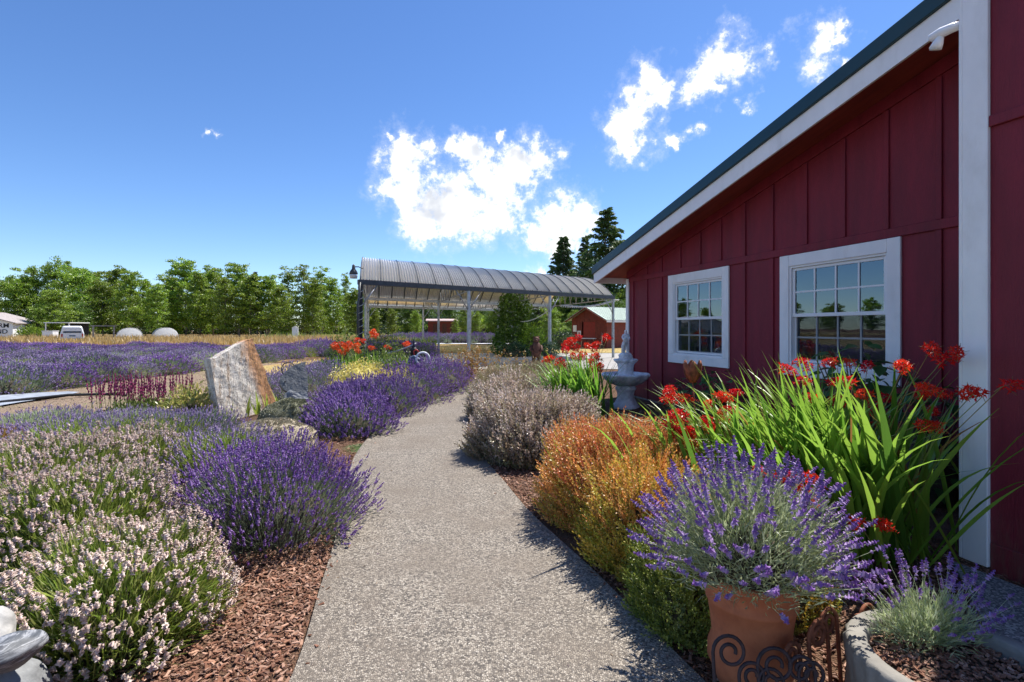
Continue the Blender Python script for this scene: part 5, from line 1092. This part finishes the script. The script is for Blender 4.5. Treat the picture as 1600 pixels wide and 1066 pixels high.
dry_plant('withered reddish seed-headed plant in the heather near the carved figure', .15, 13.6, .5, .3, 1.0, 40, 6, DRY_BROWN, leaves=500)
bx_ = thing('carved_figure', 'dark brown carved wooden bear post standing by a canopy post', 'carving', (1.10, 23.2, G(1.1, 23.2)))
m = MB(); m.lathe([(.0001,.25),(.18,.27),(.22,.45),(.21,.7),(.17,.88),(.12,.95),(.0001,.96)], 14, mod=lambda t, r, z: 1+.08*math.sin(t*3)); m.build('body', WOOD_DARK, bx_)
for sx in (-.1, .12): m = MB(); m.tube([(sx,0,-.03),(sx*1.1,0,.2),(sx*.8,0,.42)], [.09,.085,.11], 9); m.build('leg', WOOD_DARK, bx_)
m = MB(); m.ball((0,-.02,1.06), .15, 0, 12); m.ball((0,-.15,1.03), .07, 0, 8); m.build('head', WOOD_DARK, bx_)
for sx in (-.1, .1): m = MB(); m.ball((sx,0,1.19), .045, 0, 8); m.build('ear', WOOD_DARK, bx_)
for sx in (-.2, .2): m = MB(); m.tube([(sx,0,.8),(sx*1.25,-.08,.6),(sx*.8,-.2,.55)], [.07,.06,.05], 8); m.build('arm', WOOD_DARK, bx_)
pt = thing('flower_tub', 'round dark tub beside a canopy post in the paved yard', 'tub', (1.75, 23.6, G(1.75, 23.6))); m = MB(); m.lathe([(.0001,0),(.26,0),(.34,.38),(.36,.4),(.33,.42),(.3,.36)], 20); m.build('wall', METAL_DARK, pt); m = MB(); m.lathe([(.0001,.36),(.31,.35)], 16); m.build('soil', SOIL_DARK, pt)
leafy('dark_shrub', 'dark bushy plant growing in the round tub in the yard', 'shrub', 1.75, 23.6, .42, .4, .55, 900, 121, SHRUB_DARK, (.08,.04), base=.38)
# climber over a canopy post
vt = thing('climbing_vine', 'tall dark green vine swallowing a rear canopy post', 'vine', (.0, 29.5, G(0, 29.5)))
m = MB(); P, D = [], []
for (cx, cz, rx, rz, n) in ((0,1.6,.95,1.7,3600),(.15,2.7,.85,.9,1500),(-.2,.6,.95,.8,1300)): d = dome_dirs(n, -1, 1); P.append(np.array([cx,0,cz])+d*np.array([rx,.9,rz])*(RNG.uniform(.65, 1.05, n)*bush_lump(d, cx+3, .3))[:, None]); D.append(d+RNG.normal(0,.7,(n,3)))
P, D = np.concatenate(P), np.concatenate(D); P[:, 2] = np.maximum(P[:, 2], .05); L = RNG.uniform(.1, .2, len(P)); m.scatter(*LEAF, P, D, np.stack([L*.7, L, L], 1)); stuffpart(m.build('foliage', TREE_C, vt)); m = MB(); m.tube([(0,0,-.1),(.1,0,1.5),(-.05,0,3.0)], [.08,.06,.03], 7); m.build('stem', BARK, vt)
leafy('green_shrub', 'bright green bush at the foot of the vine under the canopy', 'shrub', 1.15, 28.8, .8, .7, 1.7, 2200, 123, TREE_B, (.13,.08))
leafy('flowering_shrub', 'dark low bush with bluish flowers at the foot of the vine', 'shrub', .1, 27.6, .9, .6, .75, 1500, 124, SHRUB_DARK, (.1,.06))

# cabin with pale green roof
cb = thing('cabin', 'small red-brown cabin with pale green metal roof beyond the canopy', 'cabin', (6.8, 37, G(6.8, 37)), math.atan2(.64, .77))   # local x along the ridge, y along the gable to the left
GW, GL, EH, RH = 3.4, 6.0, 2.18, 3.0
nb = 13
for k in range(nb):
    y0, y1 = GW*k/nb, GW*(k+1)/nb-.012; zt_ = lambda y: EH+(RH-EH)*(1-abs(2*y/GW-1))
    if 1.0 < (y0+y1)/2 < 2.25:
        m = MB(); m.prism([(0,y0,1.95),(0,y1,1.95),(0,y1,zt_(y1)),(0,y0,zt_(y0))], (.05,0,0)); m.build('plank', WOOD_RED, cb); m = MB(); m.prism([(0,y0,-.2),(0,y1,-.2),(0,y1,.75),(0,y0,.75)], (.05,0,0))
    else: m = MB(); m.prism([(0,y0,-.2),(0,y1,-.2),(0,y1,zt_(y1)),(0,y0,zt_(y0))], (.05,0,0))
    m.build('plank', WOOD_RED, cb)
m = MB(); m.box((.052,-.02,-.2),(GL,.02,EH)); m.box((.052,GW-.02,-.2),(GL,GW+.02,EH)); m.box((GL-.05,.021,-.2),(GL,GW-.021,EH)); m.build('wall', WOOD_RED, cb)
m = MB(); m.box((.06,1.0,.74),(.09,2.25,1.96)); m.build('door', plain('red_door_paint', (.26,.02,.012), .55), cb)
m = MB(); m.box((-.12,.92,.68),(.05,2.33,.74)); m.build('sill', WHITE_BOARD, cb)
for sgn in (0, 1):
    m = MB(); a = (-.35, -.3 if not sgn else GW+.3, EH-.14); b = (-.35, GW/2, RH+.04); nr = 26
    d = Vector((GL+.6, 0, 0))
    for r_ in range(nr):
        x0 = -.35+d.x*r_/nr; x1 = x0+d.x/nr-.02; m.prism([(x0, a[1], a[2]), (x1, a[1], a[2]), (x1, b[1], b[2]), (x0, b[1], b[2])], (0,0,.05)); m.prism([(x1, a[1], a[2]+.02), (x1+.02, a[1], a[2]+.02), (x1+.02, b[1], b[2]+.02), (x1, b[1], b[2]+.02)], (0,0,.06))
    m.build('roof', GREEN_ROOF, cb)
    m = MB(); m.beam((-.36, a[1], a[2]-.05), (-.36, b[1], b[2]-.05), .04, .14, (1,0,0)); m.build('barge_board', WOOD_RED, cb)
m = MB(); m.box((-.3,-.32,EH-.28),(GL+.2,-.29,EH-.13)); m.build('gutter_board', WHITE_BOARD, cb)
wm = MB(); wm.box((2.2,-.05,.75),(3.5,-.022,1.75)); wn = wm.build('window', WHITE_BOARD, cb); m = MB(); m.box((2.32,-.06,.85),(2.82,-.052,1.65)); m.build('pane', CARGLASS, wn); m = MB(); m.box((2.9,-.06,.85),(3.4,-.052,1.65)); m.build('pane', CARGLASS, wn)
sc_ = MB(); sc_.lathe([(.0001,.0),(.12,.0),(.16,.6),(.10,1.2),(.0001,1.25)], 8, c=(-.12,.75,0), mod=lambda t, r, z: 1+.25*math.sin(t*3+z*4)); tag(sc_.build('driftwood', BARK_PALE), 'weathered driftwood trunk leaning by the cabin door', 'driftwood'); bpy.data.objects['driftwood'].location = (6.75, 36.6, G(6.8, 36.6))
for (yy, zz, w_, h, mk, lab) in ((3.05,1.45,.36,.5,0,'blank white notice on the cabin wall above the red marked one'), (2.60,1.05,.36,.46,1,'white notice with a red mark beside the cabin door')):
    p = Matrix.Translation((6.8, 37, G(6.8, 37))) @ Matrix.Rotation(math.atan2(.64,.77), 4, 'Z') @ Vector((-.03, yy, zz)); nt = thing('notice', lab, 'sign', p, math.atan2(.64,.77))
    m = MB(); m.box((-.01,-w_/2,-h/2),(.0,w_/2,h/2)); m.build('board', WHITE_BOARD, nt)
    if mk: m = MB(); m.box((-.014,-.05,-.16),(-.011,.06,.14)); m.box((-.014,-.10,-.02),(-.011,-.05,.08)); m.build('mark', RED_ENAMEL, nt)
fw = thing('wire_fence', 'low wire fence on thin posts in front of the cabin', 'fence', (3.2, 40, G(3.2, 40)))
for k in range(5): m = MB(); m.box((k*.9-.03,-.03,-.1),(k*.9+.03,.03,1.1)); m.build('post', METAL_DARK, fw)
m = MB()
for z in (.3, .6, .9): m.tube([(0,0,z),(3.6,0,z)], .008, 4)
m.build('wire', METAL_GREY, fw)
leafy('dark_shrub', 'dark green bush beside the cabin behind the round tub', 'shrub', 3.6, 35.5, 1.0, .7, 1.3, 1800, 125, SHRUB_DARK, (.12,.06))

# ------------------------------------------------------------------ lavender field
def field_variant(seed, heads, leaves, green=False):
    fo, fl = lavender_meshes(.78, .72, .62, 260 if green else 620, 1500, seed, hl=.08, hr=.024, sl=.24, fine=False, stem_w=.010, leaf=(.12,.014), up=.8); return fo.mesh('foliage', [leaves, WOODY_SHADE]), fl.mesh('blossom', [heads])
FVS = [field_variant(301, LAV_HEAD, LAV_GREY), field_variant(302, LAV_HEAD2, LAV_GREY), field_variant(303, LAV_HEAD, LAV_GREY), field_variant(304, LAV_HEAD2, LAV_PALE)]
FG = [field_variant(305, LAV_HEAD2, LAV_GREEN, True), field_variant(306, LAV_HEAD2, LAV_PALE, True)]
ORD = ['first','second','third','fourth','fifth','sixth','seventh','eighth','ninth','tenth','eleventh','twelfth','thirteenth','fourteenth','fifteenth','sixteenth']
random.seed(31); nfb = 0
for r_ in range(13):
    kk = 0
    x0 = -12.9-r_*1.95
    for k in range(30):
        y = 11.6+k*1.32+random.uniform(-.15, .15)+(r_ % 2)*.6; x = x0+.10*(y-12)+random.uniform(-.18, .18)
        if y < 12.0 or y > 34 or x < -1.06*y-1 or (r_ == 0 and 12 < y < 12.8): continue
        far = y > 25; gr = (not far) and r_ > 1 and random.random() < .20 or (26.5 < y < 28.2)
        fm = random.choice(FG) if gr else FVS[random.choice((0, 2))] if far else FVS[random.choice((0, 1, 1, 3))]
        kk += 1; s_ = random.uniform(.88, 1.2)*(1.12 if r_ < 2 else 1); kind = 'sparsely flowering green' if gr else 'purple'
        place_bush(*fm, 'lavender_bush', f'{nth(kk)} bush from the near end of the {ORD[r_]} field row, {kind} lavender', 'lavender', x, y, random.uniform(0, 6.28), (s_, s_, s_*random.uniform(.68, .98)), f'lavender field, {ORD[r_]} row'); nfb += 1
for i, (x, y, s_) in enumerate(((-11.6,31,1.4),(-10.6,29.0,1.3),(-9.6,28.2,1.3),(-9.2,31.5,1.4),(-8.6,28.6,1.15),(-8.0,33,1.2))):
    place_bush(*FVS[0], 'lavender_bush', nth(i+1)+' rounded purple lavender bush from the left past the dry lawn', 'lavender', x, y, random.uniform(0, 6.28), s_, 'lavender beyond the dry lawn')
for (x, y, s_, wh_) in ((-6.9,27.6,1.25,'leftmost'),(-5.9,28.2,1.3,'middle'),(-4.9,27.8,1.2,'rightmost'),(-6.2,29.4,1.3,'rear')):
    place_bush(*FVS[2], 'lavender_bush', wh_+' of the purple lavender bushes between the dry lawn and the canopy corner', 'lavender', x, y, random.uniform(0, 6.28), s_, 'lavender beside the canopy')
for r_, yy in enumerate((47.3, 51.2)):
    for k in range(26):
        x = -11.5+k*1.35+random.uniform(-.15, .15)
        s_ = random.uniform(1.2, 1.5)
        place_bush(*FVS[k % 3], 'lavender_bush', f'{nth(k+1)} purple lavender bush from the left in the {("nearer","farther")[r_]} strip behind the canopy', 'lavender', x, yy+random.uniform(-.2, .2), random.uniform(0, 6.28), s_, f'{("nearer","farther")[r_]} lavender strip behind the canopy')
# young plants in the white strips
for k in range(12): leafy('young_lavender', f'{nth(k+1)} small young plant from the left in white sheeting behind the canopy', 'plant', -8+k*2.3, 45.3, .35, .3, .4, 120, 330+k, LAV_GREY, (.15,.04), group='young plants in white sheeting')

# tall dry grass
def grass(name, boxes, h, wdt, mat):
    m = MB(); 
    for (x0, x1, y0, y1, n) in boxes:
        x, y = RNG.uniform(x0, x1, n), RNG.uniform(y0, y1, n); P = np.stack([x, y, gz(x, y)], 1); H = h*RNG.uniform(.5, 1.2, n); m.scatter(*LEAF, P, RNG.normal(0, .28, (n, 3))+np.array([0,0,1]), np.stack([wdt*RNG.uniform(.7, 1.5, n), H, H], 1))
    o = m.build(name, mat); o['kind'] = 'stuff'; return o
grass('dry_grass', [(-62,-9,36,43,8000),(-75,-9,43,56,10000),(-9,34,53,60,7000),(-12,-7,30,36,900)], .72, .07, DRY)
grass('green_weeds', [(-10,-5.6,33,38,900),(-30,-8,58,66,700)], .8, .09, LAV_GREEN)
grass('lawn_grass', [(-10,-5,19,26,3000),(-12,24,32,44,5000)], .07, .03, DRY)

# ------------------------------------------------------------------ far buildings, van, tunnels
fb = thing('farm_building', 'low white farm building with black lettering on its gable wall', 'building', (-58.5, 60, G(-58.5, 60)), math.atan2(.9, -.42)-0)   # local x = depth, y = along the gable (to the left)
DW = 8.0; ez, rz_ = 1.95, 3.15
m = MB(); m.prism([(0,0,-.3),(0,DW,-.3),(0,DW,ez),(0,DW/2,rz_),(0,0,ez)], (.08,0,0)); m.build('gable_wall', WHITE_BOARD, fb)
m = MB(); m.box((.081,0,-.3),(9,.08,ez)); m.box((.081,DW-.08,-.3),(9,DW,ez)); m.build('side_wall', WHITE_BOARD, fb)
for a, b in (((-.3, -.35, ez-.12), (-.3, DW/2, rz_+.06)), ((-.3, DW+.35, ez-.12), (-.3, DW/2, rz_+.06))): m = MB(); m.prism([a, b, (b[0], b[1], b[2]+.1), (a[0], a[1], a[2]+.1)], (9.6,0,0)); m.build('roof', GREY_ROOF, fb)
for u in (2.2, 3.0): wm = MB(); wm.box((u,-.03,.7),(u+.6,-.002,1.5)); wn = wm.build('window', WHITE_BOARD, fb); m = MB(); m.box((u+.06,-.04,.76),(u+.54,-.032,1.44)); m.build('pane', CARGLASS, wn)
m = MB(); m.box((6.2,-.04,-.1),(9,-.002,1.75)); m.build('painted_bay_shade', BLACK, fb)  # black slab on the side wall, painted shade of an open bay
for s_, z, right in (('FARM', 1.36, .35), ('AND', .66, .45)):
    ob = text_mesh(s_, .72, BLACK_INK, 'lettering', fb, Matrix.Identity(4)); w_ = max(v.co.x for v in ob.data.vertices)
    ob.matrix_local = Matrix.Translation((-.012, right+w_, z)) @ Matrix(((0,0,-1,0),(-1,0,0,0),(0,1,0,0),(0,0,0,1)))
leafy('green_shrub', 'green bush in front of the white farm building', 'shrub', -55.0, 58.5, 1.4, 1.0, 1.5, 1400, 131, TREE_B, (.2,.12))
ls = thing('lean_to_shed', 'open fronted white lean-to beside the white farm building', 'shed', (-55.6, 62.5, G(-55, 62)), 0); m = MB(); m.box((-1.6,0,1.9),(1.6,3,2.0)); m.build('roof', WHITE_BOARD, ls); m = MB(); m.box((-1.5,2.9,-.2),(1.5,3,1.89)); m.build('back_wall', BLACK, ls)
for sx in (-1.45, 1.4): m = MB(); m.box((sx,.05,-.2),(sx+.1,.15,1.89)); m.build('post', WHITE_BOARD, ls)
tb = thing('white_crate', 'plain white crate standing in dry grass by the lean-to', 'crate', (-52.3, 58.0, G(-52.3, 58))); m = MB(); m.box((-.6,-.4,0),(.6,.4,.95)); m.build('body', WHITE_BOARD, tb, bevel=.03); m = MB(); m.box((-.63,-.43,.95),(.63,.43,1.02)); m.build('lid', WHITE_BOARD, tb)
# van seen from behind
vn = thing('parked_van', 'white van parked in dry grass before the trees, seen from behind', 'van', (-39.5, 46, G(-39.5, 46)), R(41)); vn.scale = (.88, .88, .88)    # local y forward
def loft(sections, mb, mat=0):
    n = len(sections[0]); V = [p for s_ in sections for p in s_]; Fs = [(i*n+k, i*n+(k+1) % n, (i+1)*n+(k+1) % n, (i+1)*n+k) for i in range(len(sections)-1) for k in range(n)]+[tuple(range(n))[::-1], tuple(range((len(sections)-1)*n, len(sections)*n))]; mb.add(V, Fs, mat)
def vsec(y, hw, z0, belt, top, tw): return [(-hw,y,z0),(hw,y,z0),(hw*1.02,y,belt*.6),(hw,y,belt),(tw,y,top-.06),(tw*.85,y,top),(-tw*.85,y,top),(-tw,y,top-.06),(-hw,y,belt),(-hw*1.02,y,belt*.6)]
m = MB(); loft([vsec(0,.88,.40,1.05,1.70,.70),vsec(.12,.92,.32,1.08,1.80,.76),vsec(2.6,.94,.30,1.08,1.84,.78),vsec(3.3,.94,.30,1.06,1.50,.76),vsec(3.75,.93,.30,1.02,1.12,.80),vsec(4.6,.86,.34,.86,.92,.76)], m); m.build('body', CARPAINT, vn, bevel=.03)
m = MB(); m.prism([(-.72,-.012,1.12),(.72,-.012,1.12),(.62,.06,1.62),(-.62,.06,1.62)], (0,-.012,0)); m.build('rear_window', CARGLASS, vn)
for sx in (-1, 1):
    m = MB(); m.prism([(sx*.955,.4,1.12),(sx*.955,3.2,1.12),(sx*.815,2.9,1.66),(sx*.815,.4,1.68)], (sx*.01,0,0)); m.build('side_window', CARGLASS, vn)
    m = MB(); m.box((min(sx*.74,sx*.87),-.03,.72),(max(sx*.74,sx*.87),.02,1.02)); m.build('tail_light', RED_ENAMEL, vn)
    for y in (.85, 3.7): m = MB(); m.lathe([(.0001,-.1),(.30,-.1),(.33,-.06),(.33,.06),(.30,.1),(.0001,.1)], 18); ob = m.build('wheel', RUBBER, vn, (sx*.82, y, .33)); ob.rotation_euler = (0, R(90), 0)
m = MB(); m.box((-.88,-.10,.40),(.88,-.01,.60)); m.build('bumper', METAL_GREY, vn, bevel=.02)
m = MB(); m.box((-.25,-.02,.75),(.25,-.008,.88)); m.build('number_plate', BLUE_ENAMEL, vn)
for (x, y, lab) in ((-45.9, 61.5, 'white plastic tunnel on hoops before the trees, nearer the van'), (-42.6, 63.0, 'white plastic tunnel on hoops before the trees, farther from the van')):
    tn = thing('poly_tunnel', lab, 'polytunnel', (x, y, G(x, y)), R(36)); tn.scale = (.76, .76, .76); n = 12; V = []; L = 7; Rr, Hh = 1.75, 1.75
    m = MB(); V = [(Rr*math.cos(math.pi*i/n), y_, Hh*math.sin(math.pi*i/n)**.8) for y_ in (0, L) for i in range(n+1)]; m.add(V, [(i, i+1, n+2+i, n+1+i) for i in range(n)], 0, True); m.build('film', HOOP, tn)
    m = MB(); m.add([(Rr*.98*math.cos(math.pi*i/n), .02, Hh*.98*math.sin(math.pi*i/n)**.8) for i in range(n+1)], [tuple(range(n+1))]); m.build('end_film', HOOP, tn)
    for k in range(6): m = MB(); m.tube([(Rr*1.01*math.cos(math.pi*i/n), L*k/5, Hh*1.01*math.sin(math.pi*i/n)**.8) for i in range(n+1)], .025, 5); m.build('hoop', METAL_GREY, tn)
gf = thing('gate_frame', 'small pale wooden gate frame in dry grass between the van and the tunnels', 'gate', (-40.9, 50, G(-40.9, 50)), R(35))
for x in (0, 1.6): m = MB(); m.box((x-.07,-.07,-.1),(x+.07,.07,1.55)); m.build('post', BARK_PALE, gf)
m = MB(); m.box((-.2,-.05,1.55),(1.8,.05,1.65)); m.build('lintel', BARK_PALE, gf)
sh = thing('picnic_shelter', 'grey roofed open shelter on white posts under the alders', 'shelter', (-38.5, 79, G(-38, 79)))
m = MB(); m.prism([(-3,-1.6,2.75),(3.3,-1.6,2.75),(3.3,0,3.35),(-3,0,3.35)], (0,0,.12)); m.prism([(-3,0,3.35),(3.3,0,3.35),(3.3,1.6,2.75),(-3,1.6,2.75)], (0,0,.12)); m.build('roof', METAL_GREY, sh)
for x in (-2.8, -.1, .45, 3.1):
    for y in (-1.4, 1.4): m = MB(); m.box((x-.09,y-.09,-.2),(x+.09,y+.09,2.75)); m.build('post', BARK_PALE, sh)
wc = thing('white_booth', 'tall narrow white booth standing between alder trunks', 'booth', (-25.4, 60, G(-25.4, 60)), R(20)); wc.scale = (.72, .72, .78); m = MB(); m.box((-.45,-.45,0),(.45,.45,1.75)); m.build('body', WHITE_BOARD, wc); m = MB(); m.prism([(-.5,-.5,1.75),(.5,-.5,1.75),(0,-.5,1.98)], (0,1,0)); m.build('roof', WHITE_BOARD, wc); m = MB(); m.box((-.3,-.47,.1),(.3,-.452,1.6)); m.build('door', CARPAINT, wc)
rh = thing('red_shed', 'long dark red shed with a pale roof far behind the canopy', 'shed', (-9.9, 72, G(-9.9, 72)), R(8))
m = MB(); m.box((-1.9,0,-.2),(2.0,3,2.15)); m.build('wall', WOOD_RED, rh); m = MB(); m.prism([(-2.2,-.4,2.15),(2.3,-.4,2.15),(2.3,-.4,2.27),(-2.2,-.4,2.27)], (0,3.8,.3)); m.build('roof', plain('pinkish_roof', (.50,.36,.34), .7), rh)
for x in (-1.2, .1, 1.2): m = MB(); m.box((x,-.03,.0),(x+.6,-.002,1.8)); m.build('door', WOOD_DARK, rh)

# ------------------------------------------------------------------ trees
def mesh_pair(pair, mats): return pair[0].mesh('trunk', [mats[0]]), pair[1].mesh('crown', [mats[1]])
AL = [mesh_pair(broad_meshes(400+i, 10, 2.5+.35*i, .12, 70, 12500, .25, .38, .10, .42, .55, .066), (BARK_PALE if i % 2 else BARK, TREE_A)) for i in range(4)]
BR = [mesh_pair(broad_meshes(420+i, 10, 4.6, .06, 66, 15000, .27, .40, .17, .55, .40, .09), (BARK, TREE_B)) for i in range(3)]
DK = [mesh_pair(broad_meshes(430+i, 10, 4.2, .02, 60, 13000, .29, .36, .15, .6, .30, .095), (BARK, TREE_C)) for i in range(2)]
SP = [mesh_pair(broad_meshes(440+i, 10, 2.0, .10, 54, 6000, .22, .5, .09, .40, .60, .05), (BARK_PALE, TREE_A)) for i in range(2)]
def tree_px(pair, px, top, Y, name, label, cat='tree', group='trees behind the lavender field', base_h=10, wide=1.0):
    x = (px-800)/F*Y; top += random.uniform(-4, 12); h = EYE+(HZ-top)*Y/F-G(x, Y); s_ = h/base_h; t = place_tree(pair, name, label, cat, x, Y, s_*wide, None, group, sz=1/wide); return t
for i, (px, top, Y, kind, what) in enumerate([
 (28,432,80,'B','broad green tree above the white farm building'), (-25,440,76,'B','broad green tree at the left picture edge'), (92,416,84,'B','tallest broad green tree behind the white van'), (140,422,86,'B','broad green tree right of the van with rounded top'),
 (52,424,82,'B','broad dense green tree behind the lean-to'), (8,434,84,'B','green tree over the lettered gable'), (122,424,80,'B','wide green tree just right of the van'), (84,446,66,'A','light yellow-green alder in front of the dark mass by the van'), (60,480,64,'B','small green tree beside the lean-to'),
 (160,432,74,'A','loose alder above the gate frame'), (184,424,78,'A','tall loose alder above the first tunnel'), (205,428,72,'A','alder over the middle of the nearer tunnel'), (228,438,76,'A','shorter alder between the two tunnels'), (246,440,70,'A','lower alder above the farther tunnel'),
 (268,428,80,'A','slender alder just past the farther tunnel'), (290,408,78,'A','tallest pointed alder of the belt'), (312,422,74,'A','alder next to the tallest one'), (332,416,80,'A','second tallest alder above the standing stone'), (352,430,70,'A','bright alder over the standing stone'), (372,417,78,'A','slim alder behind the stone top'),
 (392,434,72,'A','alder beside a dark spire'), (420,428,74,'A','full alder above the shelter'), (438,446,68,'A','lower bright alder before the shelter'), (452,424,80,'S','thin sparse alder with bare top by the white booth'), (474,422,78,'S','thin alder with layered boughs behind the booth'), (490,440,70,'A','alder beside the booth'),
 (503,424,82,'S','sparse alder with a bare leader'), (520,436,76,'A','alder left of the yard lamp'), (540,434,80,'S','feathery alder seen beside the yard lamp'), (556,452,74,'A','low alder touching the canopy end'),
 (118,470,70,'D','dark tree mass behind the van roof'), (215,462,90,'D','dark tree behind the tunnels'), (275,455,92,'D','dark tree behind the tall alder'), (330,458,92,'D','dark tree behind the standing stone'), (390,456,92,'D','dark tree filling the belt above the shelter roof'), (440,462,92,'D','dark tree behind the booth'), (500,460,92,'D','dark tree in the belt near the canopy'), (545,462,92,'D','dark tree in the belt behind the canopy end'), (165,458,92,'D','dark tree in the belt behind the gate frame')]):
    src = {'A': AL, 'B': BR, 'D': DK, 'S': SP}[kind]; nm = {'A': 'alder_tree', 'B': 'broadleaf_tree', 'D': 'dark_tree', 'S': 'alder_tree'}[kind]
    tree_px(src[i % len(src)], px, top, Y, nm, what, wide=random.uniform(.78, 1.30))
for i, (px, top, Y, kind, what) in enumerate([(585,470,78,'A','bright tree under the canopy left of the pump'), (612,474,70,'A','yellow-green tree behind the pump handle'), (640,472,84,'D','dark tree behind the pump'), (668,470,92,'D','dark tree above the red shed'), (702,470,90,'D','dark tree beside the red shed'), (650,486,68,'A','small bright tree next to the red shed'), (728,474,74,'A','light tree behind the second front post'), (752,470,84,'D','dark tree seen between the posts'), (742,488,66,'B','bushy bright green tree in the strip behind the posts'), (775,470,82,'B','green tree behind the vine'), (712,490,70,'A','low yellowish tree right of the red shed')]):
    src = {'A': AL, 'B': BR, 'D': DK}[kind]; tree_px(src[i % len(src)], px, top, Y, {'A': 'alder_tree', 'B': 'broadleaf_tree', 'D': 'dark_tree'}[kind], what, group='trees behind the canopy')
for i, (px, top) in enumerate([(570,468),(598,466),(625,470),(655,466),(685,468),(715,470),(742,466),(768,468),(795,470),(820,466)]):
    tree_px(DK[i % 2], px, top, 99, 'dark_tree', f'{nth(i+1)} dark tree from the left in the rear belt seen under the canopy', group='rear belt under the canopy', wide=1.7)
for i, (px, top, Y, kind, what) in enumerate([(842,447,60,'D','dark leafy tree left of the conifers above the canopy'), (872,455,56,'B','leafy tree at the foot of the shorter conifer'), (905,448,58,'D','dark leafy tree below the cedar'), (945,452,54,'B','leafy tree between the cedar and the shop roof'), (985,455,54,'B','leafy tree behind the shop eave'), (860,485,46,'B','green tree above the wire fence'), (902,478,50,'B','green tree behind the cabin gable'), (965,470,48,'D','dark tree right behind the cabin roof'), (1020,440,58,'D','dark tree hidden behind the shop roof')]):
    src = {'B': BR, 'D': DK}[kind]; tree_px(src[i % len(src)], px, top, Y, {'B': 'broadleaf_tree', 'D': 'dark_tree'}[kind], what, group='trees behind the cabin', wide=1.15)
CF = [mesh_pair(conifer_meshes(451, 12, 4.2, 140, 110, .38, (.36,.075), .05, .05, .9), (BARK, CONIF)), mesh_pair(conifer_meshes(452, 12, 2.8, 120, 80, .4, (.34,.07), .05, .1, .9), (BARK, CONIF)), mesh_pair(conifer_meshes(453, 14, 7.2, 120, 190, .62, (.40,.08), .08, .12, 1.0), (BARK, CEDAR))]
tree_px(CF[0], 880, 360, 62, 'fir_tree', 'dark narrow fir standing left of the cedar above the canopy', 'conifer', 'conifers', 12)
tree_px(CF[1], 914, 367, 70, 'fir_tree', 'small thin fir top seen between the fir and the cedar', 'conifer', 'conifers', 12)
tree_px(CF[2], 948, 316, 58, 'cedar_tree', 'tall drooping cedar rising above the shop eave', 'conifer', 'conifers', 14)
tree_px(CF[1], 990, 372, 72, 'fir_tree', 'fir whose tip just clears the shop roof edge', 'conifer', 'conifers', 12)
tree_px(CF[1], 399, 424, 88, 'fir_tree', 'dark fir spire poking out of the alder belt', 'conifer', 'conifers', 12)
for i, (x, y) in enumerate([(-240+(k*37)%22, 190-k*11) for k in range(18)]):
    place_tree(BR[i % 3], 'broadleaf_tree', f'{nth(i+1)} broad tree of a far belt past the left picture edge, mirrored in the windows', 'tree', x, y, .95+.12*(i % 3), None, 'trees past the left edge')
for i in range(26):
    x = -70+i*3.6; Y = 84+random.uniform(-4, 4)
    if x > 24: break
    leafy('hedge_shrub', f'{nth(i+1)} undergrowth bush from the left at the foot of the tree belt', 'shrub', x, Y, 2.6, 1.6, random.uniform(2.2, 3.4), 700, 500+i, SHRUB_DARK if i % 3 else TREE_B, (.38,.22), group='undergrowth of the tree belt')
